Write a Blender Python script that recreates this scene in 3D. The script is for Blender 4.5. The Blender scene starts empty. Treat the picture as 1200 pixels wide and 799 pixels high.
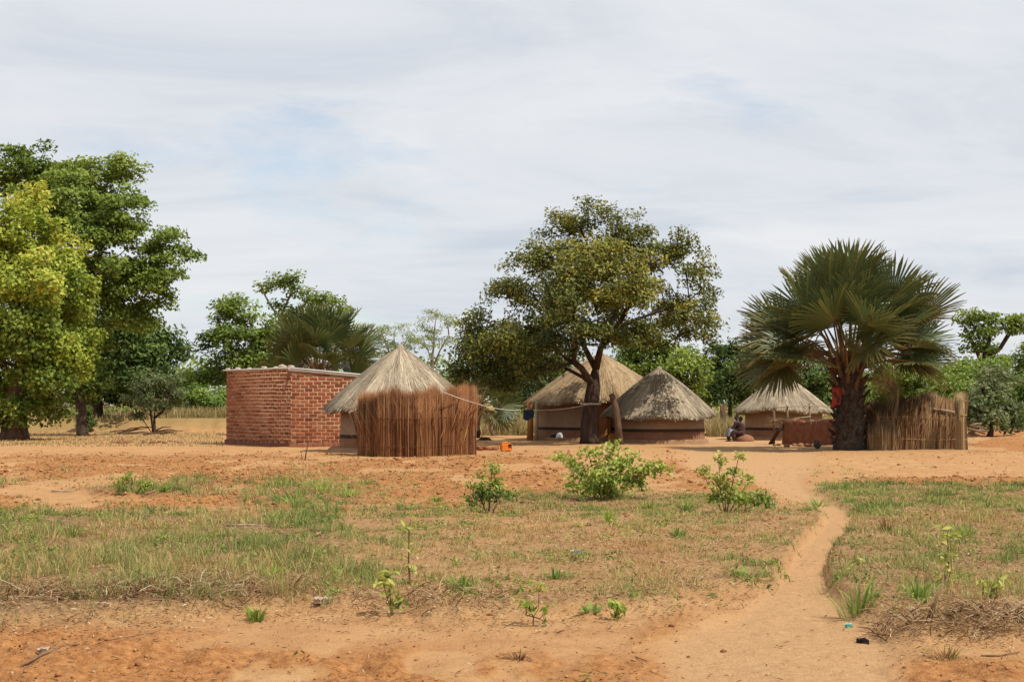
import bpy, bmesh, math, random
import numpy as np
from mathutils import Vector, Matrix
random.seed(7)
RNG = np.random.default_rng(11)
SC = bpy.context.scene
COL = SC.collection
# ------------------------------------------------------------------ camera
HC, F, HOR = 1.65, 1800.0, 471.0           # eye height, focal length and horizon row in photo pixels
PITCH = math.atan((HOR - 399.5) / F)
cam_d = bpy.data.cameras.new('camera')
cam = bpy.data.objects.new('camera', cam_d)
COL.objects.link(cam)
cam.location = (0, 0, HC)
cam.rotation_euler = (math.pi / 2 + PITCH, 0, 0)
cam_d.sensor_width = 36.0
cam_d.lens = F / 1200 * 36
cam_d.clip_start = 0.1
cam_d.clip_end = 8000
SC.camera = cam
# ------------------------------------------------------------------ sky, sun, exposure
SUN = Vector((0.58, -0.34, 1.0)).normalized()
world = bpy.data.worlds.new('World')
SC.world = world
world.use_nodes = True
wn, wl = world.node_tree.nodes, world.node_tree.links
wn.clear()
w_out = wn.new('ShaderNodeOutputWorld')
w_bg = wn.new('ShaderNodeBackground')
w_bg.inputs['Strength'].default_value = 0.15
w_sky = wn.new('ShaderNodeTexSky')
w_sky.sky_type = 'NISHITA'
w_sky.sun_disc = False
w_sky.sun_elevation = math.asin(SUN.z)
w_sky.sun_rotation = math.atan2(SUN.x, SUN.y)
w_sky.dust_density = 0.6
w_tc = wn.new('ShaderNodeTexCoord')
def wmath(op, a, b=None, clamp=False):
    n = wn.new('ShaderNodeMath'); n.operation = op; n.use_clamp = clamp
    for i, v in enumerate((a, b)):
        if v is None: continue
        if isinstance(v, (int, float)): n.inputs[i].default_value = v
        else: wl.new(v, n.inputs[i])
    return n.outputs[0]
w_sep = wn.new('ShaderNodeSeparateXYZ'); wl.new(w_tc.outputs['Generated'], w_sep.inputs[0])
zz = wmath('ADD', wmath('MAXIMUM', w_sep.outputs['Z'], 0.0), 0.16)
w_cmb = wn.new('ShaderNodeCombineXYZ')
wl.new(wmath('DIVIDE', w_sep.outputs['X'], zz), w_cmb.inputs[0])
wl.new(wmath('DIVIDE', w_sep.outputs['Y'], zz), w_cmb.inputs[1])
def wnoise(scale, det, rough, off, dist=0.0, sx=1.0):
    m = wn.new('ShaderNodeMapping'); m.inputs['Location'].default_value = off
    m.inputs['Scale'].default_value = (sx, 1, 1)
    wl.new(w_cmb.outputs[0], m.inputs[0])
    n = wn.new('ShaderNodeTexNoise'); n.inputs['Scale'].default_value = scale
    n.inputs['Detail'].default_value = det; n.inputs['Roughness'].default_value = rough
    n.inputs['Distortion'].default_value = dist
    wl.new(m.outputs[0], n.inputs['Vector'])
    return n.outputs['Fac']
def wramp(fac, stops):
    r = wn.new('ShaderNodeValToRGB')
    while len(r.color_ramp.elements) < len(stops): r.color_ramp.elements.new(0.5)
    for e, (p, c) in zip(r.color_ramp.elements, stops):
        e.position = p; e.color = (*c, 1)
    wl.new(fac, r.inputs[0])
    return r.outputs[0]
c_cover = wramp(wnoise(1.3, 9, 0.58, (3.7, 1.9, 0), 0.35, 0.8), [(0.30, (0.25,) * 3), (0.45, (0.97,) * 3)])
c_tone = wramp(wnoise(1.7, 10, 0.6, (8.2, 4.4, 2), 0.5, 0.7),
               [(0.30, (0.60, 0.655, 0.735)), (0.47, (0.735, 0.765, 0.81)), (0.68, (0.83, 0.84, 0.86))])
w_mul = wn.new('ShaderNodeMix'); w_mul.data_type = 'RGBA'; w_mul.blend_type = 'MULTIPLY'; w_mul.inputs[0].default_value = 1
wl.new(c_tone, w_mul.inputs[6]); w_mul.inputs[7].default_value = (7.1, 7.07, 7.05, 1)
w_mix = wn.new('ShaderNodeMix'); w_mix.data_type = 'RGBA'
wl.new(c_cover, w_mix.inputs[0]); wl.new(w_sky.outputs[0], w_mix.inputs[6]); wl.new(w_mul.outputs[2], w_mix.inputs[7])
wl.new(w_mix.outputs[2], w_bg.inputs['Color'])
wl.new(w_bg.outputs[0], w_out.inputs[0])
sun_d = bpy.data.lights.new('sun', 'SUN')
sun_d.energy = 5.0
sun_d.angle = math.radians(0.6)
sun_d.color = (1.0, 0.94, 0.83)
sun = bpy.data.objects.new('sun', sun_d)
COL.objects.link(sun)
sun.location = (20, -10, 60)
sun.rotation_euler = SUN.to_track_quat('Z', 'Y').to_euler()
SC.view_settings.view_transform = 'Standard'
SC.view_settings.look = 'None'
SC.view_settings.exposure = -0.06
SC.view_settings.gamma = 1.0
SC.view_settings.use_curve_mapping = False

# ------------------------------------------------------------------ helpers
_T = RNG.random((256, 256))
def vnoise(x, y):
    xi = np.floor(x).astype(int); yi = np.floor(y).astype(int)
    fx = x - xi; fy = y - yi
    fx = fx * fx * (3 - 2 * fx); fy = fy * fy * (3 - 2 * fy)
    g = lambda a, b: _T[a & 255, b & 255]
    return (g(xi, yi) * (1 - fx) + g(xi + 1, yi) * fx) * (1 - fy) + (g(xi, yi + 1) * (1 - fx) + g(xi + 1, yi + 1) * fx) * fy
def fbm(x, y, o=4):
    s = 0; a = 0.5; t = 0
    for i in range(o):
        s = s + a * vnoise(x * 2 ** i + 17.3 * i, y * 2 ** i + 9.1 * i); t += a; a *= 0.5
    return s / t
def sstep(a, b, x):
    t = np.clip((x - a) / (b - a), 0, 1)
    return t * t * (3 - 2 * t)
def to_px(X, Y):
    Yc = np.maximum(Y, 1.0)
    return 600 + F * X / Yc, HOR + F * HC / Yc
def band(v, a, b, s):
    return sstep(a - s, a + s, v) * (1 - sstep(b - s, b + s, v))
def path_mask(px, py):
    c = np.interp(py, [548, 560, 575, 590, 605, 625, 645, 670, 690, 720, 745], [880, 900, 926, 962, 984, 972, 952, 942, 940, 930, 915])
    w = np.interp(py, [548, 560, 575, 590, 605, 640, 670, 690, 720, 745], [80, 40, 22, 20, 20, 23, 28, 36, 75, 140])
    return 1 - sstep(0.75, 1.15, np.abs(px - c) / w)
def low_edge(px):
    return np.interp(px, [-400, 0, 150, 300, 400, 620, 720, 830, 900, 945, 965, 1080, 1200, 1600],
                     [750, 742, 726, 708, 714, 722, 716, 700, 690, 690, 722, 750, 742, 740])
def zones(X, Y):
    """grass cover, loose red soil and trodden sand, 0..1, from where they lie on the ground"""
    px, py = to_px(X, Y)
    n1 = fbm(X * 0.9, Y * 0.35, 4); n2 = fbm(X * 2.3 + 40, Y * 1.1 + 13, 4); n3 = fbm(X * 0.25 + 9, Y * 0.12 + 70, 3)
    wob = (n2 - 0.5) * 26
    le = low_edge(px) + wob
    p = path_mask(px + (n2 - 0.5) * 14, py)
    below = 1 - sstep(-6, 8, py - le)
    g = 0.95 * band(py, 606, 900, 14) * (1 - sstep(360, 470, px))
    g = np.maximum(g, 0.50 * band(py, 596, 900, 10) * band(px, 400, 990, 40))
    g = np.maximum(g, 0.72 * band(py, 568, 900, 4) * sstep(945, 975, px))
    g = np.maximum(g, 0.9 * band(py, 562, 582, 5) * (1 - sstep(230, 285, px)) * sstep(0.35, 0.55, n1))
    g = np.maximum(g, 0.8 * np.exp(-((px - 360) / 75) ** 2 - ((py - 585) / 22) ** 2))
    g = np.maximum(g, 0.8 * band(py, 580, 604, 7) * band(px, 560, 900, 30))
    g = g * below * (1 - p)
    g = g * (0.25 + 0.75 * sstep(0.25, 0.52, 0.45 * n1 + 0.55 * n2 + 0.06))
    g = np.maximum(g, 0.05 * sstep(0.5, 0.6, n1) * band(py, 528, 605, 4))
    red = 0.95 * band(py, 533, 604, 9) * (1 - sstep(640, 700, px)) * sstep(0.36, 0.56, n1 + 0.04)
    red = np.maximum(red, 0.8 * band(py, 536, 580, 8) * band(px, 770, 925, 20) * sstep(0.4, 0.55, n2))
    red = np.maximum(red, 0.9 * band(py, 559, 570, 3) * sstep(985, 1030, px))
    red = np.maximum(red, 0.95 * sstep(742, 785, py + (n3 - 0.5) * 50) * sstep(0.36, 0.48, n2 * 0.5 + n1 * 0.5))
    red = np.maximum(red, 0.8 * band(py, 735, 900, 8) * (1 - sstep(180, 420, px)) * sstep(0.4, 0.6, n1))
    red = np.maximum(red, 0.9 * band(py, 503, 530, 5) * sstep(1120, 1150, px) * sstep(0.35, 0.5, n1))
    red = np.maximum(red, 0.75 * np.exp(-((px - 775) / 45) ** 2 - ((py - 735 + (px - 775) * 0.35) / 14) ** 2))
    red = red * (1 - 0.85 * p)
    return g, red, p
def gz(X, Y):
    X = np.asarray(X, float); Y = np.asarray(Y, float)
    g, red, p = zones(X, Y)
    near = 1 - sstep(60, 90, Y)
    z = near * (0.05 * (fbm(X * 0.5, Y * 0.3, 3) - 0.5))
    z = z + near * 0.045 * (fbm(X * 3.5 + 5, Y * 3, 5) - 0.5)
    z = z + near * red * 0.20 * (fbm(X * 4.1 + 5, Y * 3.4 + 31, 5) - 0.42)
    z = z + near * g * (0.02 + 0.04 * fbm(X * 6, Y * 5, 3)) - 0.035 * p
    px, py = to_px(X, Y)
    z = z + 0.075 * (1 - sstep(-7, 9, py - low_edge(px) - (fbm(X * 2.3 + 40, Y * 1.1 + 13, 4) - 0.5) * 26)) * (1 - sstep(20, 26, Y)) * (1 - p)
    z = z + 0.75 * sstep(84.6, 85.3, Y + 1.2 * (fbm(X * 0.6, Y * 0.1, 3) - 0.5)) * (1 - sstep(-11, -7, X))
    plough = sstep(18.5, 20.5, X) * band(Y, 56, 82, 2.5)
    z = z + plough * (0.04 + 0.34 * np.abs(fbm(X * 1.6, Y * 1.1, 5) - 0.4))
    return z
def gzf(x, y):
    return float(gz(np.array([x]), np.array([y]))[0])
CP, SP = math.cos(PITCH), math.sin(PITCH)
def ray(px, py):
    r = px - 600.0; u = -(py - 399.5)
    return r, F * CP - u * SP, F * SP + u * CP
def gpt(px, py):
    """ground point seen at a photo pixel"""
    rx, ry, rz = ray(px, py)
    t = -HC / rz
    x, y = rx * t, ry * t
    return Vector((x, y, gzf(x, y)))
def at(px, py, Y):
    rx, ry, rz = ray(px, py)
    t = Y / ry
    return Vector((rx * t, Y, HC + rz * t))
def lin(*c):
    return tuple(((v / 255) / 12.92 if v / 255 <= 0.04045 else ((v / 255 + 0.055) / 1.055) ** 2.4) for v in c)

# ---- materials
MATS = {}
def newmat(name):
    m = bpy.data.materials.new(name); m.use_nodes = True
    nt = m.node_tree; nt.nodes.clear()
    MATS[name] = m
    return m, nt.nodes, nt.links
def add_ramp(N, L, fac, stops, interp='LINEAR'):
    r = N.new('ShaderNodeValToRGB'); r.color_ramp.interpolation = interp
    while len(r.color_ramp.elements) < len(stops): r.color_ramp.elements.new(0.5)
    for e, (p, c) in zip(r.color_ramp.elements, stops):
        e.position = p; e.color = (*c, 1)
    L.new(fac, r.inputs[0])
    return r.outputs[0]
def add_noise(N, L, scale, det=4, rough=0.55, coord='Object', sc=(1, 1, 1)):
    tc = N.new('ShaderNodeTexCoord'); mp = N.new('ShaderNodeMapping'); mp.inputs['Scale'].default_value = sc
    L.new(tc.outputs[coord], mp.inputs[0])
    n = N.new('ShaderNodeTexNoise'); n.inputs['Scale'].default_value = scale
    n.inputs['Detail'].default_value = det; n.inputs['Roughness'].default_value = rough
    L.new(mp.outputs[0], n.inputs['Vector'])
    return n.outputs['Fac']
def add_mix(N, L, fac, a, b, mode='MIX'):
    m = N.new('ShaderNodeMix'); m.data_type = 'RGBA'; m.blend_type = mode
    for i, v in ((0, fac), (6, a), (7, b)):
        if isinstance(v, (int, float)): m.inputs[i].default_value = v
        elif isinstance(v, tuple): m.inputs[i].default_value = (*v, 1)
        else: L.new(v, m.inputs[i])
    return m.outputs[2]
def finish(N, L, color, rough=0.9, bump=None, bstr=0.3, bdist=0.02, spec=0.2, transl=0.0, metal=0.0):
    b = N.new('ShaderNodeBsdfPrincipled'); o = N.new('ShaderNodeOutputMaterial')
    if isinstance(color, tuple): b.inputs['Base Color'].default_value = (*color, 1)
    else: L.new(color, b.inputs['Base Color'])
    b.inputs['Roughness'].default_value = rough
    b.inputs['Specular IOR Level'].default_value = spec
    b.inputs['Metallic'].default_value = metal
    if bump is not None:
        bp = N.new('ShaderNodeBump'); bp.inputs['Strength'].default_value = bstr; bp.inputs['Distance'].default_value = bdist
        L.new(bump, bp.inputs['Height']); L.new(bp.outputs[0], b.inputs['Normal'])
    if transl > 0:
        t = N.new('ShaderNodeBsdfTranslucent'); mx = N.new('ShaderNodeMixShader'); mx.inputs[0].default_value = transl
        if isinstance(color, tuple): t.inputs[0].default_value = (*color, 1)
        else: L.new(color, t.inputs[0])
        L.new(b.outputs[0], mx.inputs[1]); L.new(t.outputs[0], mx.inputs[2]); L.new(mx.outputs[0], o.inputs[0])
    else:
        L.new(b.outputs[0], o.inputs[0])
def tone_mat(name, stops, rough=0.85, transl=0.0, spec=0.2, hue_noise=None, gain=1.0):
    stops = [(p, tuple(v * gain for v in c)) for p, c in stops]
    m, N, L = newmat(name)
    a = N.new('ShaderNodeAttribute'); a.attribute_name = 'tone'
    c = add_ramp(N, L, a.outputs['Fac'], stops)
    if hue_noise:
        n = add_noise(N, L, hue_noise[0], 3)
        c = add_mix(N, L, n, c, add_mix(N, L, 1.0, c, hue_noise[1], 'MULTIPLY'))
    finish(N, L, c, rough, spec=spec, transl=transl)
    return m
def noise_mat(name, scale, stops, rough=0.9, det=5, bstr=0.3, bdist=0.02, sc=(1, 1, 1), coord='Object', spec=0.2, bscale=None):
    m, N, L = newmat(name)
    n = add_noise(N, L, scale, det, 0.6, coord, sc)
    c = add_ramp(N, L, n, stops)
    bn = add_noise(N, L, bscale, 5, 0.6, coord, sc) if bscale else n
    finish(N, L, c, rough, bn, bstr, bdist, spec)
    return m
def rand_mat(name, stops, scale=18, dark=(0.6, 0.55, 0.5), rough=0.95, bstr=0.4):
    """colour differs from object to object, with grain"""
    m, N, L = newmat(name)
    oi = N.new('ShaderNodeObjectInfo')
    c = add_ramp(N, L, oi.outputs['Random'], stops)
    n = add_noise(N, L, scale, 5)
    c = add_mix(N, L, n, c, add_mix(N, L, 1.0, c, dark, 'MULTIPLY'))
    finish(N, L, c, rough, n, bstr, 0.01)
    return m

# ---- mesh building
def npmesh(name, V, faces, tone=None, smooth=False):
    """V Nx3; faces a list of integer arrays (quads and/or tris)"""
    me = bpy.data.meshes.new(name)
    V = np.asarray(V, dtype=np.float32)
    fl = [np.asarray(f, dtype=np.int32) for f in faces if len(f)]
    tot = np.concatenate([np.full(len(f), f.shape[1], np.int32) for f in fl])
    idx = np.concatenate([f.ravel() for f in fl])
    me.vertices.add(len(V)); me.vertices.foreach_set('co', V.ravel())
    me.loops.add(len(idx)); me.loops.foreach_set('vertex_index', idx)
    st = np.zeros(len(tot), np.int32); st[1:] = np.cumsum(tot)[:-1]
    me.polygons.add(len(tot)); me.polygons.foreach_set('loop_start', st); me.polygons.foreach_set('loop_total', tot)
    if smooth: me.polygons.foreach_set('use_smooth', np.ones(len(tot), bool))
    if tone is not None:
        a = me.attributes.new('tone', 'FLOAT', 'POINT'); a.data.foreach_set('value', np.asarray(tone, np.float32))
    me.update(); me.validate()
    return me
class MB:
    def __init__(s): s.v = []; s.q = []; s.t = []; s.tone = []; s.n = 0
    def add(s, V, Q=None, T=None, tone=0.5):
        V = np.asarray(V, float).reshape(-1, 3)
        if Q is not None and len(Q): s.q.append(np.asarray(Q, int) + s.n)
        if T is not None and len(T): s.t.append(np.asarray(T, int) + s.n)
        s.v.append(V); s.tone.append(np.broadcast_to(np.asarray(tone, float), (len(V),)).copy()); s.n += len(V)
        return s
    def mesh(s, name, org=(0, 0, 0), smooth=False):
        V = np.concatenate(s.v) - np.asarray(org, float)
        fs = []
        if s.q: fs.append(np.concatenate(s.q))
        if s.t: fs.append(np.concatenate(s.t))
        return npmesh(name, V, fs, np.concatenate(s.tone), smooth)
    def tube(s, P, R, n=6, tone=0.5, cap=True, wob=0.0):
        P = np.asarray([tuple(p) for p in P], float); R = np.broadcast_to(np.asarray(R, float), (len(P),))
        D = np.gradient(P, axis=0); D /= np.linalg.norm(D, axis=1, keepdims=True) + 1e-9
        up = np.array([0, 0, 1.0]) if abs(D[0, 2]) < 0.9 else np.array([1.0, 0, 0])
        u = np.cross(D[0], up); u /= np.linalg.norm(u)
        V = []
        ang = np.arange(n) * 2 * np.pi / n
        for i in range(len(P)):
            u = u - D[i] * np.dot(u, D[i]); u /= np.linalg.norm(u) + 1e-9
            w = np.cross(D[i], u)
            rr = R[i] * (1 + wob * (RNG.random(n) - 0.5))
            V.append(P[i] + (np.cos(ang) * rr)[:, None] * u + (np.sin(ang) * rr)[:, None] * w)
        V = np.concatenate(V); k = np.arange(n); Q = []
        for i in range(len(P) - 1):
            a = i * n
            Q.append(np.stack([a + k, a + (k + 1) % n, a + n + (k + 1) % n, a + n + k], 1))
        T = []
        if cap:
            V = np.vstack([V, P[0], P[-1]]); m = len(P) * n
            T = np.vstack([np.stack([(k + 1) % n, k, np.full(n, m)], 1), np.stack([m - n + k, m - n + (k + 1) % n, np.full(n, m + 1)], 1)])
        return s.add(V, np.concatenate(Q), T, tone)
    def box(s, c, h, rot=None, tone=0.5, bev=0.0):
        c = np.asarray(tuple(c), float); h = np.asarray(h, float)
        sg = np.array([[x, y, z] for x in (-1, 1) for y in (-1, 1) for z in (-1, 1)], float)
        V = sg * h
        if rot is not None: V = V @ np.asarray(rot).T
        Q = [[0, 1, 3, 2], [4, 6, 7, 5], [0, 4, 5, 1], [2, 3, 7, 6], [0, 2, 6, 4], [1, 5, 7, 3]]
        return s.add(V + c, Q, None, tone)
    def ell(s, c, r, nu=12, nv=8, tone=0.5, rot=None, wob=0.0):
        th = np.linspace(0, np.pi, nv + 1)[1:-1]; ph = np.arange(nu) * 2 * np.pi / nu
        V = [[math.sin(t) * math.cos(p), math.sin(t) * math.sin(p), math.cos(t)] for t in th for p in ph]
        V = np.array(V + [[0, 0, 1], [0, 0, -1]])
        if wob: V = V * (1 + wob * (RNG.random((len(V), 1)) - 0.5))
        V = V * np.asarray(r, float)
        if rot is not None: V = V @ np.asarray(rot).T
        k = np.arange(nu); Q = []
        for i in range(nv - 2):
            a = i * nu
            Q.append(np.stack([a + k, a + nu + k, a + nu + (k + 1) % nu, a + (k + 1) % nu], 1))
        m = (nv - 1) * nu; l = (nv - 2) * nu
        T = np.vstack([np.stack([np.full(nu, m), k, (k + 1) % nu], 1), np.stack([np.full(nu, m + 1), l + (k + 1) % nu, l + k], 1)])
        return s.add(V + np.asarray(tuple(c), float), np.concatenate(Q), T, tone)
    def revolve(s, prof, cx, cy, n=48, tone=0.5, wob=None):
        """prof list of (r,z); closed top/bottom when r is small"""
        a = np.arange(n) * 2 * np.pi / n
        V = []
        for r, z in prof:
            rr = r * (1 + (wob(a, z) if wob else 0))
            V.append(np.stack([cx + rr * np.cos(a), cy + rr * np.sin(a), np.full(n, z)], 1))
        k = np.arange(n); Q = []
        for i in range(len(prof) - 1):
            b = i * n
            Q.append(np.stack([b + k, b + (k + 1) % n, b + n + (k + 1) % n, b + n + k], 1))
        return s.add(np.concatenate(V), np.concatenate(Q), None, tone)
def rotz(a):
    c, s = math.cos(a), math.sin(a)
    return np.array([[c, -s, 0], [s, c, 0], [0, 0, 1.0]])
def euler(x, y, z):
    return np.array(Matrix.Rotation(z, 3, 'Z') @ Matrix.Rotation(y, 3, 'Y') @ Matrix.Rotation(x, 3, 'X'))
def link(name, me, m, parent=None):
    o = bpy.data.objects.new(name, me); COL.objects.link(o)
    if me is not None and m is not None and not me.materials: me.materials.append(MATS[m] if isinstance(m, str) else m)
    if parent: o.parent = parent
    return o
def tag(o, label, cat, group=None):
    o['label'] = label; o['category'] = cat
    if group: o['group'] = group
    return o
def thing(name, loc, label, cat, group=None):
    o = bpy.data.objects.new(name, None); COL.objects.link(o)
    o.location = loc; o.empty_display_size = 0.2
    return tag(o, label, cat, group)
def part(name, mb, m, root, smooth=False, parent=None, kind=None, label=None):
    """a mesh built in world space, stored relative to its thing's base"""
    o = link(name, mb.mesh(name, root.location, smooth), m, parent or root)
    if kind: o['kind'] = kind
    if label: o['label'] = label
    return o
def single(name, mb, m, org, label, cat, group=None, smooth=False):
    o = link(name, mb.mesh(name, org, smooth), m)
    o.location = org
    return tag(o, label, cat, group)
def blades(P, Hh, W, lean, tone, bend=0.6):
    """curved grass blades as one set of arrays"""
    n = len(P); az = RNG.random(n) * 2 * np.pi
    d = np.stack([np.cos(az), np.sin(az), np.zeros(n)], 1)
    az2 = RNG.random(n) * np.pi
    w = np.stack([np.cos(az2), np.sin(az2), np.zeros(n)], 1) * (W / 2)[:, None]
    up = np.array([0, 0, 1.0])
    mid = P + up * (Hh * 0.55)[:, None] + d * (Hh * lean * 0.35)[:, None]
    tip = P + up * (Hh * (1 - 0.35 * lean))[:, None] + d * (Hh * lean * (0.35 + bend))[:, None]
    V = np.stack([P - w, P + w, mid - w * 0.8, mid + w * 0.8, tip], 1).reshape(-1, 3)
    b = np.arange(n) * 5
    return V, np.stack([b, b + 1, b + 3, b + 2], 1), np.stack([b + 2, b + 3, b + 4], 1), np.repeat(tone, 5)
def leaves(P, out, L, W, tone, upb=0.6, droop=0.25, fold=0.15):
    n = len(P)
    nr = np.array([0, 0, 1.0]) * upb + out * 0.45 + RNG.normal(0, 0.5, (n, 3))
    nr /= np.linalg.norm(nr, axis=1, keepdims=True) + 1e-9
    ax = RNG.normal(0, 1, (n, 3)) + out * 0.6; ax[:, 2] -= droop
    ax -= nr * np.sum(ax * nr, 1, keepdims=True); ax /= np.linalg.norm(ax, axis=1, keepdims=True) + 1e-9
    sd = np.cross(nr, ax)
    L = L[:, None]; W = W[:, None]
    V = np.stack([P - ax * L * 0.5, P + sd * W * 0.5 + nr * W * fold, P + ax * L * 0.5 - nr * L * 0.12, P - sd * W * 0.5 + nr * W * fold], 1).reshape(-1, 3)
    b = np.arange(n) * 4
    T = np.concatenate([np.stack([b, b + 1, b + 2], 1), np.stack([b, b + 2, b + 3], 1)])
    return V, T, np.repeat(tone, 4)

# ------------------------------------------------------------------ materials
def ground_material():
    m, N, L = newmat('ground')
    def attr(n):
        a = N.new('ShaderNodeAttribute'); a.attribute_name = n; return a.outputs['Fac']
    n_big = add_noise(N, L, 0.35, 5, 0.6)
    n_mid = add_noise(N, L, 2.2, 6, 0.65)
    n_fine = add_noise(N, L, 14, 6, 0.7)
    n_grit = add_noise(N, L, 60, 3, 0.7)
    sand = add_ramp(N, L, n_mid, [(0.3, (0.36, 0.185, 0.076)), (0.5, (0.465, 0.262, 0.115)), (0.7, (0.56, 0.345, 0.17))])
    sand = add_mix(N, L, add_ramp(N, L, n_big, [(0.42, (0, 0, 0)), (0.62, (0.55, 0.55, 0.55))]), sand, (0.42, 0.215, 0.095))
    red = add_ramp(N, L, n_fine, [(0.32, (0.22, 0.085, 0.028)), (0.5, (0.37, 0.165, 0.058)), (0.68, (0.49, 0.25, 0.10))])
    lit = add_ramp(N, L, n_fine, [(0.3, (0.15, 0.085, 0.04)), (0.5, (0.28, 0.17, 0.08)), (0.7, (0.40, 0.265, 0.14))])
    path = add_ramp(N, L, n_fine, [(0.3, (0.41, 0.232, 0.105)), (0.7, (0.52, 0.315, 0.158))])
    rf = N.new('ShaderNodeMath'); rf.operation = 'MULTIPLY_ADD'; rf.inputs[1].default_value = 1.5; rf.use_clamp = True
    nz = N.new('ShaderNodeMath'); nz.operation = 'MULTIPLY_ADD'; nz.inputs[1].default_value = 2.4; nz.inputs[2].default_value = -1.45
    L.new(n_mid, nz.inputs[0]); L.new(attr('red'), rf.inputs[0]); L.new(nz.outputs[0], rf.inputs[2])
    c = add_mix(N, L, rf.outputs[0], sand, red)
    c = add_mix(N, L, attr('grass'), c, lit)
    c = add_mix(N, L, attr('path'), c, path)
    c = add_mix(N, L, add_ramp(N, L, n_grit, [(0.33, (0.5, 0.5, 0.5)), (0.45, (0, 0, 0))]), c, add_mix(N, L, 1.0, c, (0.55, 0.5, 0.45), 'MULTIPLY'))
    c = add_mix(N, L, attr('far'), c, (0.27, 0.19, 0.075))
    hgt = N.new('ShaderNodeMath'); hgt.operation = 'ADD'
    s2 = N.new('ShaderNodeMath'); s2.operation = 'MULTIPLY'; s2.inputs[1].default_value = 0.35
    L.new(n_grit, s2.inputs[0]); L.new(n_fine, hgt.inputs[0]); L.new(s2.outputs[0], hgt.inputs[1])
    finish(N, L, c, 0.95, hgt.outputs[0], 0.75, 0.06, 0.1)
ground_material()
def ramp3(a, b, c): return [(0.1, a), (0.5, b), (0.9, c)]
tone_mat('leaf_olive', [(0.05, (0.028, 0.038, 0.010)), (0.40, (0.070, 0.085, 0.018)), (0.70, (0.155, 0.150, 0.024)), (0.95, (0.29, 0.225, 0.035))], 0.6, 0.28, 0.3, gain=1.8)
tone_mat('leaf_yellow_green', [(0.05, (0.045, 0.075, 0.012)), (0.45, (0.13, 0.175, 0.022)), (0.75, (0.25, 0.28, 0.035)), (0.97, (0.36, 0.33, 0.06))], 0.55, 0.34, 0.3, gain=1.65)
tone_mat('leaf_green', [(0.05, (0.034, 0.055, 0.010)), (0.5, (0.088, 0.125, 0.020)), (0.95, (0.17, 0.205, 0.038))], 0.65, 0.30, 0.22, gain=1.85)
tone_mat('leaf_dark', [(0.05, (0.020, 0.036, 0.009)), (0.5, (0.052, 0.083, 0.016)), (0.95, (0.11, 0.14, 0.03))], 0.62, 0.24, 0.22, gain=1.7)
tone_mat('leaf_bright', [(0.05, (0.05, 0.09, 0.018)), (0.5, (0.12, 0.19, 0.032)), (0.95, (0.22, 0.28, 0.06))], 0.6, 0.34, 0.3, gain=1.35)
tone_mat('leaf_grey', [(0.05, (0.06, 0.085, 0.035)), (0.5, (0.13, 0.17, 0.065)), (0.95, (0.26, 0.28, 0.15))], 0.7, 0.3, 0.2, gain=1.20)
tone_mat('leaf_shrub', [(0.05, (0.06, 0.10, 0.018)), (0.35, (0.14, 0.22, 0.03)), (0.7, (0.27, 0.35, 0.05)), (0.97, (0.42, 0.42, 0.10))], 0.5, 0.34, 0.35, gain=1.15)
tone_mat('leaf_feather', [(0.05, (0.13, 0.18, 0.05)), (0.5, (0.24, 0.30, 0.08)), (0.95, (0.36, 0.40, 0.13))], 0.7, 0.4, 0.2)
tone_mat('leaf_reddish', [(0.05, (0.10, 0.05, 0.022)), (0.5, (0.23, 0.105, 0.045)), (0.8, (0.28, 0.17, 0.07)), (0.95, (0.20, 0.22, 0.05))], 0.7, 0.2)
tone_mat('grass_blades', [(0.0, (0.10, 0.155, 0.035)), (0.30, (0.22, 0.28, 0.07)), (0.55, (0.38, 0.37, 0.13)), (0.78, (0.52, 0.40, 0.18)), (1.0, (0.48, 0.28, 0.12))], 0.75, 0.35)
tone_mat('dry_grass', [(0.0, (0.15, 0.16, 0.05)), (0.35, (0.30, 0.24, 0.10)), (0.7, (0.45, 0.34, 0.16)), (1.0, (0.52, 0.40, 0.22))], 0.85, 0.2)
tone_mat('litter', [(0.0, (0.09, 0.045, 0.022)), (0.4, (0.24, 0.13, 0.06)), (0.75, (0.42, 0.29, 0.16)), (1.0, (0.55, 0.45, 0.30))], 0.95)
tone_mat('clod', [(0.0, (0.20, 0.072, 0.026)), (0.5, (0.34, 0.15, 0.055)), (1.0, (0.46, 0.26, 0.125))], 0.95)
tone_mat('thatch_grey', [(0.0, (0.10, 0.075, 0.05)), (0.35, (0.24, 0.19, 0.13)), (0.65, (0.37, 0.30, 0.21)), (1.0, (0.55, 0.45, 0.31))], 0.9, gain=0.95)
tone_mat('thatch_brown', [(0.0, (0.10, 0.06, 0.03)), (0.35, (0.25, 0.165, 0.085)), (0.65, (0.37, 0.26, 0.145)), (1.0, (0.52, 0.39, 0.235))], 0.9, gain=0.95)
tone_mat('reed_red', [(0.0, (0.055, 0.019, 0.010)), (0.35, (0.175, 0.068, 0.027)), (0.65, (0.29, 0.13, 0.052)), (0.9, (0.39, 0.205, 0.09)), (1.0, (0.48, 0.32, 0.17))], 0.85)
tone_mat('reed_tan', [(0.0, (0.075, 0.035, 0.018)), (0.35, (0.19, 0.095, 0.045)), (0.65, (0.30, 0.18, 0.085)), (0.9, (0.40, 0.28, 0.14)), (1.0, (0.50, 0.39, 0.22))], 0.85, gain=0.9)
noise_mat('bark_dark', 7, [(0.3, (0.025, 0.016, 0.012)), (0.7, (0.085, 0.055, 0.04))], bstr=0.6, bdist=0.03, sc=(1, 1, 0.35))
noise_mat('bark_brown', 7, [(0.3, (0.06, 0.033, 0.02)), (0.7, (0.17, 0.10, 0.062))], bstr=0.6, bdist=0.03, sc=(1, 1, 0.35))
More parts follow.
